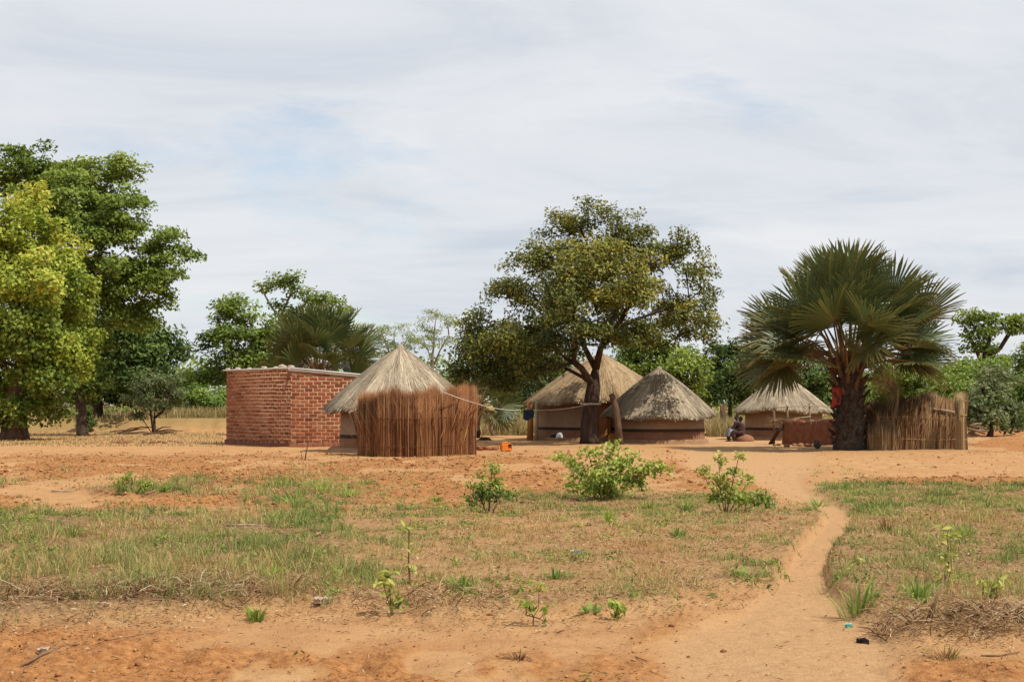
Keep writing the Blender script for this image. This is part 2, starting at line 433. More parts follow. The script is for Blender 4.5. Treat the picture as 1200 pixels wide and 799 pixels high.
noise_mat('bark_pale', 7, [(0.3, (0.14, 0.11, 0.08)), (0.7, (0.30, 0.25, 0.19))], bstr=0.5, bdist=0.02, sc=(1, 1, 0.35))
noise_mat('weathered_wood', 9, [(0.3, (0.10, 0.06, 0.035)), (0.7, (0.26, 0.17, 0.10))], bstr=0.5, sc=(1, 1, 0.15))
noise_mat('orange_wood', 9, [(0.3, (0.26, 0.11, 0.042)), (0.7, (0.42, 0.19, 0.075))], bstr=0.4, sc=(1, 1, 0.15))
noise_mat('pale_wood', 9, [(0.3, (0.26, 0.20, 0.13)), (0.7, (0.45, 0.36, 0.25))], bstr=0.4, sc=(1, 1, 0.15))
noise_mat('dark_wood', 9, [(0.3, (0.035, 0.02, 0.014)), (0.7, (0.10, 0.055, 0.035))], bstr=0.5, sc=(1, 1, 0.2))
noise_mat('mud_plaster', 5, [(0.3, (0.235, 0.155, 0.098)), (0.7, (0.315, 0.215, 0.142))], bstr=0.35, bdist=0.02, bscale=22)
noise_mat('mud_red', 5, [(0.3, (0.15, 0.052, 0.027)), (0.7, (0.23, 0.088, 0.044))], bstr=0.4, bdist=0.03, bscale=14)
noise_mat('mud_plinth', 4, [(0.3, (0.19, 0.085, 0.045)), (0.7, (0.28, 0.135, 0.075))], bstr=0.4, bdist=0.02, bscale=16)
noise_mat('mud_step', 4, [(0.3, (0.24, 0.135, 0.072)), (0.7, (0.34, 0.20, 0.112))], bstr=0.4, bdist=0.02, bscale=16)
noise_mat('black_band', 6, [(0.3, (0.03, 0.022, 0.018)), (0.7, (0.06, 0.042, 0.034))], bstr=0.2)
noise_mat('mortar', 9, [(0.3, (0.355, 0.205, 0.12)), (0.7, (0.45, 0.28, 0.175))], bstr=0.5, bdist=0.01, bscale=40)
noise_mat('metal_sheet', 3, [(0.3, (0.62, 0.60, 0.58)), (0.7, (0.80, 0.78, 0.76))], rough=0.45, bstr=0.05, spec=0.5)
rand_mat('brick', [(0.0, (0.17, 0.055, 0.03)), (0.12, (0.27, 0.084, 0.04)), (0.5, (0.345, 0.12, 0.057)), (0.8, (0.40, 0.16, 0.08)), (1.0, (0.36, 0.18, 0.105))])
noise_mat('brick_far', 3.5, [(0.3, (0.26, 0.085, 0.042)), (0.5, (0.36, 0.135, 0.066)), (0.7, (0.43, 0.18, 0.09))], det=8, bstr=0.3)
rand_mat('rubble', [(0.0, (0.24, 0.10, 0.05)), (1.0, (0.40, 0.20, 0.11))])
noise_mat('stone', 10, [(0.3, (0.30, 0.23, 0.17)), (0.7, (0.48, 0.39, 0.30))], bstr=0.4)
noise_mat('orange_plastic', 6, [(0.3, (0.62, 0.17, 0.015)), (0.7, (0.78, 0.26, 0.02))], rough=0.5, bstr=0.05, spec=0.4)
noise_mat('yellow_plastic', 6, [(0.3, (0.66, 0.26, 0.02)), (0.7, (0.80, 0.38, 0.04))], rough=0.5, bstr=0.05, spec=0.4)
noise_mat('painted_inside_shade', 6, [(0.3, (0.06, 0.022, 0.008)), (0.7, (0.12, 0.04, 0.012))])  # dark colour stands in for the shade inside the cut containers
noise_mat('navy_cloth', 12, [(0.3, (0.010, 0.016, 0.035)), (0.7, (0.02, 0.032, 0.065))], bstr=0.2)
noise_mat('black_cloth', 12, [(0.3, (0.012, 0.011, 0.013)), (0.7, (0.035, 0.03, 0.034))], bstr=0.3)
noise_mat('white_cloth', 12, [(0.3, (0.52, 0.50, 0.50)), (0.7, (0.72, 0.70, 0.70))], bstr=0.3)
noise_mat('red_cloth', 12, [(0.3, (0.26, 0.028, 0.022)), (0.7, (0.40, 0.06, 0.04))], bstr=0.2)
noise_mat('rope', 30, [(0.3, (0.42, 0.36, 0.30)), (0.7, (0.58, 0.51, 0.44))])
noise_mat('skin', 10, [(0.3, (0.052, 0.026, 0.017)), (0.7, (0.085, 0.043, 0.028))], rough=0.55, bstr=0.05, spec=0.35)
noise_mat('hair', 60, [(0.3, (0.008, 0.007, 0.006)), (0.7, (0.022, 0.018, 0.016))], bstr=0.6)
noise_mat('purple_cloth', 9, [(0.3, (0.085, 0.035, 0.06)), (0.7, (0.16, 0.075, 0.105))], bstr=0.2)
noise_mat('brown_cloth', 9, [(0.3, (0.045, 0.024, 0.02)), (0.7, (0.085, 0.05, 0.042))], bstr=0.2)
noise_mat('blue_grey_cloth', 14, [(0.3, (0.16, 0.17, 0.23)), (0.7, (0.34, 0.35, 0.42))], bstr=0.2)
noise_mat('feather_black', 30, [(0.3, (0.008, 0.008, 0.009)), (0.7, (0.025, 0.022, 0.024))], rough=0.5, bstr=0.3)
noise_mat('beak_yellow', 20, [(0.3, (0.30, 0.19, 0.07)), (0.7, (0.42, 0.28, 0.11))])
noise_mat('comb_red', 20, [(0.3, (0.40, 0.03, 0.02)), (0.7, (0.50, 0.05, 0.03))])
noise_mat('plastic_white', 10, [(0.3, (0.70, 0.72, 0.75)), (0.7, (0.82, 0.83, 0.85))], rough=0.4, spec=0.4)
noise_mat('plastic_blue', 10, [(0.3, (0.42, 0.52, 0.66)), (0.7, (0.62, 0.70, 0.80))], rough=0.4, spec=0.4)
noise_mat('plastic_teal', 10, [(0.3, (0.10, 0.42, 0.34)), (0.7, (0.22, 0.58, 0.48))], rough=0.4, spec=0.4)
def palm_mat(name, stops):
    m, N, L = newmat(name)
    oi = N.new('ShaderNodeObjectInfo')
    a = N.new('ShaderNodeAttribute'); a.attribute_name = 'tone'
    c1 = add_ramp(N, L, a.outputs['Fac'], stops)
    c2 = add_mix(N, L, oi.outputs['Random'], c1, add_mix(N, L, 1.0, c1, (0.72, 0.72, 0.62), 'MULTIPLY'))
    finish(N, L, c2, 0.42, spec=0.45, transl=0.2)
palm_mat('palm_blade', [(0.0, (0.045, 0.075, 0.032)), (0.5, (0.105, 0.14, 0.045)), (0.8, (0.21, 0.23, 0.07)), (1.0, (0.38, 0.33, 0.12))])
palm_mat('palm_blade_old', [(0.0, (0.065, 0.066, 0.028)), (0.5, (0.13, 0.13, 0.045)), (0.8, (0.22, 0.20, 0.07)), (1.0, (0.38, 0.31, 0.13))])
palm_mat('palm_blade_dead', [(0.0, (0.20, 0.13, 0.075)), (0.5, (0.30, 0.21, 0.12)), (1.0, (0.50, 0.38, 0.24))])
noise_mat('petiole', 6, [(0.3, (0.10, 0.07, 0.03)), (0.7, (0.22, 0.13, 0.055))], bstr=0.2, spec=0.3)
noise_mat('petiole_brown', 6, [(0.3, (0.075, 0.038, 0.02)), (0.7, (0.18, 0.095, 0.048))], bstr=0.2)
noise_mat('palm_trunk', 8, [(0.3, (0.030, 0.022, 0.018)), (0.7, (0.085, 0.06, 0.045))], bstr=0.8, bdist=0.05, sc=(1, 1, 1.5))

# ------------------------------------------------------------------ ground sheet
def build_ground():
    rows = [7.0]
    while rows[-1] < 60: rows.append(rows[-1] + max(0.025, rows[-1] ** 2 / 2970 * 0.85))
    while rows[-1] < 130: rows.append(rows[-1] + 0.9)
    while rows[-1] < 4500: rows.append(rows[-1] * 1.12)
    rows = np.array([-300, -80, -20, -5, 0, 2, 4, 5.2, 6.2] + rows)
    u = list(np.linspace(0, 0.40, 180))
    while u[-1] < 60: u.append(u[-1] + (u[-1] - 0.395) * 0.6 + 0.003)
    u = np.array(u); u = np.concatenate([-u[:0:-1], u])
    W = np.maximum(rows, 7.0)
    X = W[:, None] * u[None, :]; Y = np.broadcast_to(rows[:, None], X.shape)
    inner = (np.abs(X) < 120) & (Y < 140)
    Z = np.where(inner, gz(X, Y), np.where((X < 0) & (Y > 85), 0.75, 0.0))
    V = np.stack([X, Y, Z], 2).reshape(-1, 3)
    nr, nc = X.shape
    i = (np.arange(nr - 1)[:, None] * nc + np.arange(nc - 1)[None, :]).ravel()
    Q = np.stack([i, i + 1, i + nc + 1, i + nc], 1)
    me = npmesh('ground', V, [Q], None, True)
    g, red, p = zones(X, Y)
    far = np.maximum(sstep(88, 120, Y) * np.ones_like(X), 0.8 * sstep(84.0, 85.0, Y) * (1 - sstep(-11, -7, X)))
    for n, a in (('grass', np.clip(g * 1.1, 0, 1)), ('red', red), ('path', p), ('far', far)):
        at_ = me.attributes.new(n, 'FLOAT', 'POINT'); at_.data.foreach_set('value', a.astype(np.float32).ravel())
    o = link('ground', me, 'ground'); o['kind'] = 'structure'
build_ground()

# ------------------------------------------------------------------ brick house
def build_house():
    c = gpt(341, 524.0); e = gpt(265, 520.3)
    z0 = -0.03
    dl = Vector((e.x - c.x, e.y - c.y, 0)); LL = dl.length; dl.normalize()
    dr = Vector((dl.y, -dl.x, 0))
    if dr.x < 0: dr = -dr
    LR = 5.2
    top = 2.86; slope = 0.070
    root = thing('brick_house', (c.x, c.y, 0), 'small red brick house with mud mortar under a low metal sheet roof', 'house')
    zt = lambda s: top - slope * s
    mb = MB()
    P = lambda a, b, z: (c + dl * a + dr * b)[:2] + (z,)
    def pt(a, b, z):
        q = c + dl * a + dr * b; return (q.x, q.y, z)
    ins = 0.008
    V = []
    for z in (0, 1):
        for a, b in ((ins, ins), (LL - ins, ins), (LL - ins, LR - ins), (ins, LR - ins)):
            V.append(pt(a, b, z0 if z == 0 else zt(b) - 0.01))
    mb.add(V, [[0, 1, 5, 4], [1, 2, 6, 5], [2, 3, 7, 6], [3, 0, 4, 7], [4, 5, 6, 7]])
    part('mortar_core', mb, 'mortar', root)
    plin = MB()
    for (a0, a1, b0, b1) in ((-0.05, LL + 0.05, -0.05, 0.0), (-0.05, 0.0, 0.0, LR + 0.05)):
        n = 24
        for k in range(n):
            f0, f1 = k / n, (k + 1) / n
            h0 = 0.13 + 0.07 * math.sin(k * 1.3) ** 2 + 0.05 * random.random()
            if b1 <= 0: A = (a0 + (a1 - a0) * f0, a0 + (a1 - a0) * f1, b0, b1)
            else: A = (a0, a1, b0 + (b1 - b0) * f0, b0 + (b1 - b0) * f1)
            q = [pt(A[0], A[2], z0), pt(A[1], A[2], z0), pt(A[1], A[3], z0), pt(A[0], A[3], z0)]
            cen = np.mean(q, 0)
            tp = [tuple(np.array(w) * 0.985 + cen * 0.015 + np.array([0, 0, h0])) for w in q]
            plin.add(q + tp, [[0, 1, 5, 4], [1, 2, 6, 5], [2, 3, 7, 6], [3, 0, 4, 7], [4, 5, 6, 7]])
    part('mud_footing', plin, 'mud_red', root)
    # bricks: one bevelled shape in a few variants, shared by all
    BW, BH, RW, RH = 0.318, 0.098, 0.362, 0.1348
    vs = []
    for k in range(6):
        b = MB(); hx, hy, hz, bv = BW / 2, 0.05, BH / 2, 0.012
        V = []
        jit = RNG.uniform(-0.008, 0.008, (8, 3))
        for s in (0, 1):                                # back ring full, front ring chamfered
            for x, z in ((-1, -1), (1, -1), (1, 1), (-1, 1)):
                V.append((x * (hx - s * bv), hy - s * 2 * hy, z * (hz - s * bv)))
        for x, z in ((-1, -1), (1, -1), (1, 1), (-1, 1)): V.append((x * hx, -hy + bv, z * hz))
        V = np.array(V); V[4:] += RNG.uniform(-0.011, 0.011, (8, 3))
        b.add(V, [[3, 2, 1, 0], [4, 5, 6, 7], [0, 1, 9, 8], [1, 2, 10, 9], [2, 3, 11, 10], [3, 0, 8, 11],
                  [8, 9, 5, 4], [9, 10, 6, 5], [10, 11, 7, 6], [11, 8, 4, 7]])
        me = b.mesh('brick'); me.materials.append(MATS['brick']); vs.append(me)
    rest = MB(); cnt = 0
    spots = []
    for face, Lf in (('r', LR), ('l', LL)):
        for row in range(21):
            z = 0.02 + (row + 0.5) * RH
            off = (row % 2) * 0.5
            k = -1
            while True:
                k += 1
                s = (k - off + 0.5) * RW + 0.01
                if s - BW / 2 > Lf - 0.03: break
                lo, hi = max(s - BW / 2, 0.0), min(s + BW / 2, Lf)
                if hi - lo < 0.08: continue
                if face == 'r' and z + BH / 2 > zt(hi) - 0.03: continue
                if face == 'l' and z + BH / 2 > top - 0.01: continue
                spots.append((face, (lo + hi) / 2, z, (hi - lo) / BW))
    spots.sort(key=lambda q: (0 if q[0] == 'r' and q[1] < 3.6 else (1 if q[0] == 'l' else 2), q[1]))
    for face, s, z, sx in spots:
        d, nrm = (dr, -dl) if face == 'r' else (dl, -dr)
        q = c + d * s - nrm * (0.05 - 0.010 - 0.006 * random.random())
        ang = math.atan2(d.y, d.x)
        if face == 'l': ang += math.pi                  # keep the moulded face outward
        loc = (q.x, q.y, z + random.uniform(-0.008, 0.008) + 0.011 * math.sin(s * 1.3 + z * 2.2))
        if cnt < 300:
            o = bpy.data.objects.new('brick', vs[random.randrange(6)]); COL.objects.link(o); o.parent = root
            o.location = Vector(loc) - Vector(root.location)
            o.rotation_euler = (0, random.uniform(-0.022, 0.022), ang); o.scale = (sx * random.uniform(0.95, 1.01), 1, random.uniform(0.93, 1.06))
            cnt += 1
        else:
            rest.box(loc, (BW / 2 * sx * random.uniform(0.94, 1.0), 0.048, BH / 2 * random.uniform(0.9, 1.04)), rotz(ang), tone=random.random())
    for face, Lf, d, nrm, o0 in (('b', LL, dl, dr, c + dr * LR), ('s', LR, dr, dl, c + dl * LL)):
        for row in range(21):
            for k in range(int(Lf / RW) + 1):
                s = (k + 0.5 + (row % 2) * 0.5) * RW
                if s + BW / 2 > Lf: continue
                lim = zt(LR) if face == 'b' else zt(s + BW / 2)
                z = 0.02 + (row + 0.5) * RH
                if z + BH / 2 > lim - 0.03: continue
                q = o0 + d * s - nrm * 0.04
                rest.box((q.x, q.y, z), (BW / 2, 0.048, BH / 2), rotz(math.atan2(d.y, d.x)), tone=random.random())
    part('brick_courses', rest, 'brick_rest', root, kind='stuff')
    # roof of corrugated sheets, falling to the right
    ns = 7; wsh = (LL + 0.24) / ns
    for k in range(ns):
        m = MB(); a0 = -0.12 + k * wsh; na = 24
        V = []
        for j in range(na + 1):
            a = a0 + (wsh + 0.03) * j / na
            cz = 0.012 * math.sin(j * math.pi / 1.5)
            for b in (-0.10, LR + 0.12):
                z = zt(b) + 0.02 + cz + 0.004 * (k % 2)
                V += [pt(a, b, z), pt(a, b, z + 0.022)]
        Q = []
        for j in range(na):
            i = j * 4
            Q += [[i + 1, i + 5, i + 7, i + 3], [i, i + 2, i + 6, i + 4], [i, i + 4, i + 5, i + 1], [i + 2, i + 3, i + 7, i + 6]]
        Q += [[0, 1, 3, 2], [na * 4, na * 4 + 2, na * 4 + 3, na * 4 + 1]]
        m.add(V, Q)
        part('roof_sheet', m, 'metal_sheet', root)
    m = MB()                                           # pale edge board along the right-hand wall
    V = []
    for s in (-0.12, LR + 0.1):
        for w in (-0.035, 0.0):
            q = c - dl * (0.016 - w) + dr * s if False else c + dl * (w - 0.013) + dr * s
            for h in (-0.075, 0.018): V.append((q.x, q.y, zt(s) + h))
    m.add(V, [[0, 1, 3, 2], [4, 6, 7, 5], [0, 4, 5, 1], [2, 3, 7, 6], [1, 5, 7, 3], [0, 2, 6, 4]])
    part('edge_board', m, 'metal_sheet', root)
    # stones that weigh the roof down
    for i, (a, b, r) in enumerate(((0.25, 0.12, 0.10), (0.9, 0.1, 0.13), (1.5, 0.15, 0.08), (2.3, 0.08, 0.09), (3.6, 0.14, 0.08), (4.5, 0.1, 0.10), (5.4, 0.12, 0.09))):
        q = c + dl * a + dr * b
        s = MB(); s.ell((q.x, q.y, zt(b) + 0.045 + r * 0.5), (r * 1.3, r, r * 0.62), 8, 5, wob=0.35)
        single('stone', s, 'stone', (q.x, q.y, zt(b) + 0.04), 'pale stone lying on the edge of the metal roof of the brick house', 'stone', 'stones on the brick house roof')
tone_mat('brick_rest', [(0.0, (0.17, 0.055, 0.03)), (0.12, (0.27, 0.084, 0.04)), (0.5, (0.345, 0.12, 0.057)), (0.8, (0.40, 0.16, 0.08)), (1.0, (0.36, 0.18, 0.105))], 0.95)
build_house()

# ------------------------------------------------------------------ thatched huts
def build_hut(px, Y, r_wall, r_roof, z_eave, z_apex, label, mat='thatch_grey', strands=5200, seed=0, wall='mud_plaster', door=None, step=0.3, knot=True, n_lay=6, name='thatched_hut', low='mud_plinth', post=None):
    rg = np.random.default_rng(seed)
    ctr = at(px, 471, Y); cx, cy = ctr.x, Y
    g0 = gzf(cx, cy) - 0.06
    root = thing(name, (cx, cy, 0), label, 'hut')
    wb = lambda a, z: 0.012 * np.sin(3 * a + z * 2 + seed) + 0.008 * np.sin(7 * a + z * 3)
    m = MB(); m.revolve([(r_wall, g0 + 0.62), (r_wall * 0.998, z_eave + 0.35), (r_wall - 0.14, z_eave + 0.36)], cx, cy, 56, wob=wb); part('wall', m, wall, root, True)
    m = MB(); m.revolve([(r_wall - 0.05, g0 + 0.63), (r_wall + 0.012, g0 + 0.63), (r_wall + 0.014, g0 + 0.52), (r_wall - 0.05, g0 + 0.52)], cx, cy, 56, wob=wb); part('painted_band', m, 'black_band', root)
    m = MB(); m.revolve([(r_wall - 0.05, g0 + 0.521), (r_wall + 0.006, g0 + 0.521), (r_wall + 0.02, g0 + 0.1)], cx, cy, 56, wob=wb); part('lower_wall', m, low, root, True)
    m = MB(); m.revolve([(r_wall - 0.1, g0 + 0.22), (r_wall + step * 0.8, g0 + 0.21), (r_wall + step, g0 + 0.15), (r_wall + step + 0.06, g0 - 0.05)], cx, cy, 56, wob=wb); part('step', m, 'mud_step', root, True)
    # roof body and thatch
    def eave(a):
        return 0.06 * np.sin(2 * a + seed) + 0.045 * np.sin(5 * a + 2 * seed) + 0.02 * np.sin(11 * a + seed)
    def prof(t):                                       # 0 apex .. 1 eave : radius and height
        r = r_roof * (0.02 + 0.98 * t ** 0.98)
        z = z_apex - (z_apex - z_eave) * (t ** 1.06) + 0.05 * np.sin(np.pi * t)
        return r, z
    n, tt = 64, np.linspace(0, 1, 12); a = np.arange(n) * 2 * np.pi / n
    V = []
    for t in tt:
        r, z = prof(t); z = z + eave(a) * t
        V.append(np.stack([cx + r * np.cos(a), cy + r * np.sin(a), z * np.ones(n) if np.ndim(z) == 0 else z], 1))
    for t in tt[::-1]:
        r, z = prof(t); z = z + eave(a) * t - 0.16
        V.append(np.stack([cx + (r - 0.03) * np.cos(a), cy + (r - 0.03) * np.sin(a), z], 1))
    k = np.arange(n); Q = []
    for i in range(2 * len(tt) - 1):
        b = i * n; Q.append(np.stack([b + k, b + (k + 1) % n, b + n + (k + 1) % n, b + n + k], 1))
    m = MB(); m.add(np.concatenate(V), np.concatenate(Q), None, 0.3)
    roof = part('roof', m, mat, root, True)
    ns = int(strands * 1.35)
    t0 = np.sqrt(rg.random(ns)) * 1.0 - 0.06
    lay = np.floor(t0 * n_lay) / n_lay
    t0 = np.clip(lay * 0.4 + t0 * 0.6, 0.0, 0.97)
    ln = rg.uniform(0.22, 0.5, ns)
    t1 = np.minimum(t0 + ln, 1.0 + np.abs(rg.normal(0, 0.032, ns)))
    az0 = rg.random(ns) * 2 * np.pi; az1 = az0 + rg.normal(0, 0.03, ns) / np.maximum(t1, 0.15)
    az1 = az0 + np.clip(az1 - az0, -0.25, 0.25)
    lift0 = rg.uniform(0.0, 0.03, ns); lift1 = rg.uniform(0.012, 0.055, ns) * (0.6 + 0.4 * t1)
    w = rg.uniform(0.008, 0.020, ns)
    def P(t, az, lift):
        tc = np.minimum(t, 1.0); r, z = prof(np.maximum(tc, 0.001)); z = z + eave(az) * tc + lift
        ex = (t - tc); r = r + ex * r_roof * 0.9; z = z - ex * (z_apex - z_eave) * 1.2
        return np.stack([cx + r * np.cos(az), cy + r * np.sin(az), z], 1)
    A, B = P(t0, az0, lift0), P(t1, az1, lift1)
    tang = np.stack([-np.sin(az1), np.cos(az1), np.zeros(ns)], 1) * w[:, None]
    upv = np.array([0, 0, 1.0]) * (w * 0.8)[:, None]
    V = np.stack([A - tang * 0.6, A + tang * 0.6, B + tang, B - tang, (A + B) / 2 + upv], 1).reshape(-1, 3)
    b = np.arange(ns) * 5
    T = np.concatenate([np.stack([b, b + 1, b + 4], 1), np.stack([b + 1, b + 2, b + 4], 1), np.stack([b + 2, b + 3, b + 4], 1), np.stack([b + 3, b, b + 4], 1)])
    patch = 0.5 * fbm(az0 * 3.2 + seed * 3.1, t0 * 2.5 + seed, 3) + 0.5 * fbm(az0 * 14 + seed, t0 * 1.2 + seed, 3)
    tone = np.clip(0.5 + (patch - 0.5) * 1.3 - 0.12 * (t1 > 0.97) + rg.normal(0, 0.17, ns), 0, 1)
    m = MB(); m.add(V, None, T, np.repeat(tone, 5))
    part('thatch', m, mat, root, parent=roof, kind='stuff')
    if knot:
        m = MB(); m.tube([(cx, cy, z_apex - 0.12), (cx + 0.01, cy, z_apex + 0.02), (cx, cy, z_apex + 0.10)], [0.17, 0.12, 0.03], 9, 0.55, wob=0.3)
        part('peak_cap', m, mat, root)
    # rafters ends under the eave
    for k in range(16):
        a = k * 2 * math.pi / 16 + 0.1
        m = MB(); r0, r1 = r_wall - 0.1, r_roof - 0.12
        sl = (z_apex - z_eave) / r_roof
        m.tube([(cx + r * math.cos(a), cy + r * math.sin(a), z_eave + (r_roof - r) * sl * 0.9 - 0.14) for r in (r0, r1)], 0.03, 6)
        part('rafter', m, 'weathered_wood', root)
    if door is not None:
        a0, wd, mt = door
        m = MB(); rr = r_wall + 0.02; V = []
        for j in range(5):
            a = a0 + (j / 4 - 0.5) * wd / r_wall
            for r in (rr, rr + 0.05):
                for z in (g0 + 0.22, z_eave + 0.22): V.append((cx + r * math.cos(a), cy + r * math.sin(a), z))
        Q = []
        for j in range(4):
            i = j * 4; Q += [[i + 2, i + 6, i + 7, i + 3], [i, i + 1, i + 5, i + 4], [i + 1, i + 3, i + 7, i + 5]]
        Q += [[0, 2, 3, 1], [16, 17, 19, 18]]
        m.add(V, Q); d = part('door', m, mt, root)
        for sd in (-1, 1):
            a = a0 + sd * (wd / 2 + 0.05) / r_wall; m = MB()
            m.box((cx + (rr + 0.03) * math.cos(a), cy + (rr + 0.03) * math.sin(a), (g0 + z_eave) / 2 + 0.2), (0.05, 0.05, (z_eave - g0) / 2), rotz(a))
            part('door_frame', m, 'orange_wood', root)
    if post:
        for (ppx, pY, mt, r) in post:
            q = at(ppx, 471, pY); z = gzf(q.x, pY); m = MB()
            m.tube([(q.x, pY, z - 0.05), (q.x + 0.02, pY, 0.8), (q.x, pY, z_eave + 0.02)], [r * 1.1, r, r * 0.95], 8, wob=0.1)
            part('veranda_post', m, mt, root)
    return cx, cy
build_hut(469, 52.0, 2.0, 2.50, 1.50, 3.50, 'grey thatched hut with its front hidden by a reed screen', 'thatch_grey', 7500, 3, step=0.42)
build_hut(704, 68.0, 2.82, 3.35, 1.66, 3.78, 'wide brown thatched hut with veranda posts and an orange door', 'thatch_brown', 8000, 5,
          door=(-math.pi / 2 - 0.02, 0.44, 'orange_wood'), step=0.42, low='mud_plinth', post=((621, 66.2, 'orange_wood', 0.13), (628.5, 66.0, 'pale_wood', 0.07)))
build_hut(772, 63.0, 1.83, 2.28, 1.13, 3.02, 'low mud hut with a pale streaked thatch cone next to a curved post', 'thatch_grey', 6500, 8, step=0.16)
build_hut(918, 69.5, 1.72, 2.16, 1.30, 2.84, 'thatched hut with two people seated against its wall', 'thatch_grey', 5500, 12, step=0.12)
# far huts among the trees
build_hut(88, 104, 1.9, 2.6, 1.35, 2.6, 'far thatched hut half hidden behind the yellow green tree', 'thatch_grey', 1500, 15, step=0.1, name='far_thatched_hut')
build_hut(190, 110, 2.3, 2.9, 1.75, 3.2, 'far hut with red earth walls behind the small shrub tree', 'thatch_brown', 1500, 17, wall='mud_red', step=0.1, name='far_thatched_hut', low='mud_red')

# ------------------------------------------------------------------ reed screens
def reeds(pts, hts, n, rg, mat_tone, w=(0.008, 0.018), lean=0.05, thick=0.10, clump=2.2, diag=0.04):
    """upright stalks along a polyline"""
    pts = np.array(pts, float); seg = np.linalg.norm(np.diff(pts, axis=0), axis=1); cs = np.concatenate([[0], np.cumsum(seg)])
    s = rg.random(n) * cs[-1]
    x = np.interp(s, cs, pts[:, 0]); y = np.interp(s, cs, pts[:, 1])
    h = np.interp(s, cs, hts)
    h = h * (0.93 + 0.12 * vnoise(s * 3.1, s * 0 + 3.3)) * (1.0 - 0.13 * rg.random(n) ** 2 + 0.02 * rg.normal(0, 1, n))
    x = x + rg.normal(0, thick * 0.4, n); y = y + rg.normal(0, thick * 0.5, n)
    z0 = gz(x, y) - 0.03
    ln = rg.normal(0, lean, (n, 2)) + (vnoise(s * 1.2, s * 0 + 8.8)[:, None] - 0.5) * lean * 1.5
    dg = rg.random(n) < diag; ln[dg] += rg.normal(0, 0.30, (dg.sum(), 2)); h = np.where(dg, h * rg.uniform(0.3, 0.8, n), h)
    zs = np.where(dg, rg.random(n) * 0.9, 0)
    B = np.stack([x, y, z0 + zs], 1); Tp = B + np.stack([ln[:, 0] * h, ln[:, 1] * h * 0.5, h], 1)
    M = (B + Tp) / 2 + np.stack([rg.normal(0, 0.015, n), rg.normal(0, 0.015, n), np.zeros(n)], 1)
    ww = rg.uniform(w[0], w[1], n)[:, None]
    a = rg.random(n) * np.pi; u = np.stack([np.cos(a), np.sin(a), np.zeros(n)], 1) * ww
    v = np.stack([-np.sin(a), np.cos(a), np.zeros(n)], 1) * ww
    V = np.stack([B - u, B + u * 0.5 + v, B + u * 0.5 - v, M - u, M + u * 0.5 + v, M + u * 0.5 - v, Tp], 1).reshape(-1, 3)
    b = np.arange(n) * 7
    Q = np.concatenate([np.stack([b + i, b + j, b + 3 + j, b + 3 + i], 1) for i, j in ((0, 1), (1, 2), (2, 0))])
    T = np.concatenate([np.stack([b + 3 + i, b + 3 + j, b + 6], 1) for i, j in ((0, 1), (1, 2), (2, 0))])
    tone = np.clip(mat_tone + (vnoise(s * clump, s * 0 + 1.1) - 0.5) * 0.42 + rg.normal(0, 0.15, n), 0, 0.92)
    m = MB(); m.add(V, Q, T, np.repeat(tone, 7))
    return m
def sagline(A, B, sag, n=10):
    return [Vector(A).lerp(Vector(B), i / n) - Vector((0, 0, sag * 4 * (i / n) * (1 - i / n))) for i in range(n + 1)]
def build_screen():
    rg = np.random.default_rng(31)
    pl = [gpt(421, 534), gpt(445, 535.2), gpt(490, 535.5), gpt(530, 534.5), gpt(555, 532.5)]
    pts = [(p.x, p.y) for p in pl]
    ret = [(pts[0][0] + 0.25, pts[0][1] + 1.6)] + pts + [(pts[-1][0] - 0.15, pts[-1][1] + 2.4)]
    hts = [1.9, 2.02, 2.10, 2.14, 2.22, 2.18, 2.05]
    root = thing('reed_screen', (pts[2][0], pts[2][1], 0), 'tall red brown reed screen standing in front of the grey thatched hut', 'screen')
    part('reed_stalks', reeds(ret, hts, 14500, rg, 0.50, (0.005, 0.011), 0.02, 0.07, 6.0, 0.012), 'reed_red', root, kind='stuff')
    back = reeds([(x, y + 0.06) for x, y in ret], [h * 0.93 for h in hts], 2600, rg, 0.38, (0.014, 0.022), 0.01, 0.02)
    part('reed_backing', back, 'reed_red', root, kind='stuff')
    for h, sg in ((0.30, 0.02), (1.15, 0.02)):
        m = MB(); m.tube([(x, y - 0.10, gzf(x, y) + h + 0.02 * math.sin(x * 3)) for x, y in pts], 0.008, 5, 0.25)
        part('tie_rail', m, 'reed_red', root)
    for i in range(1, 6, 1):
        x, y = ret[i]; m = MB(); m.tube([(x, y + 0.12, -0.1), (x, y + 0.12, 1.85)], 0.035, 7)
        part('post', m, 'weathered_wood', root)
build_screen()
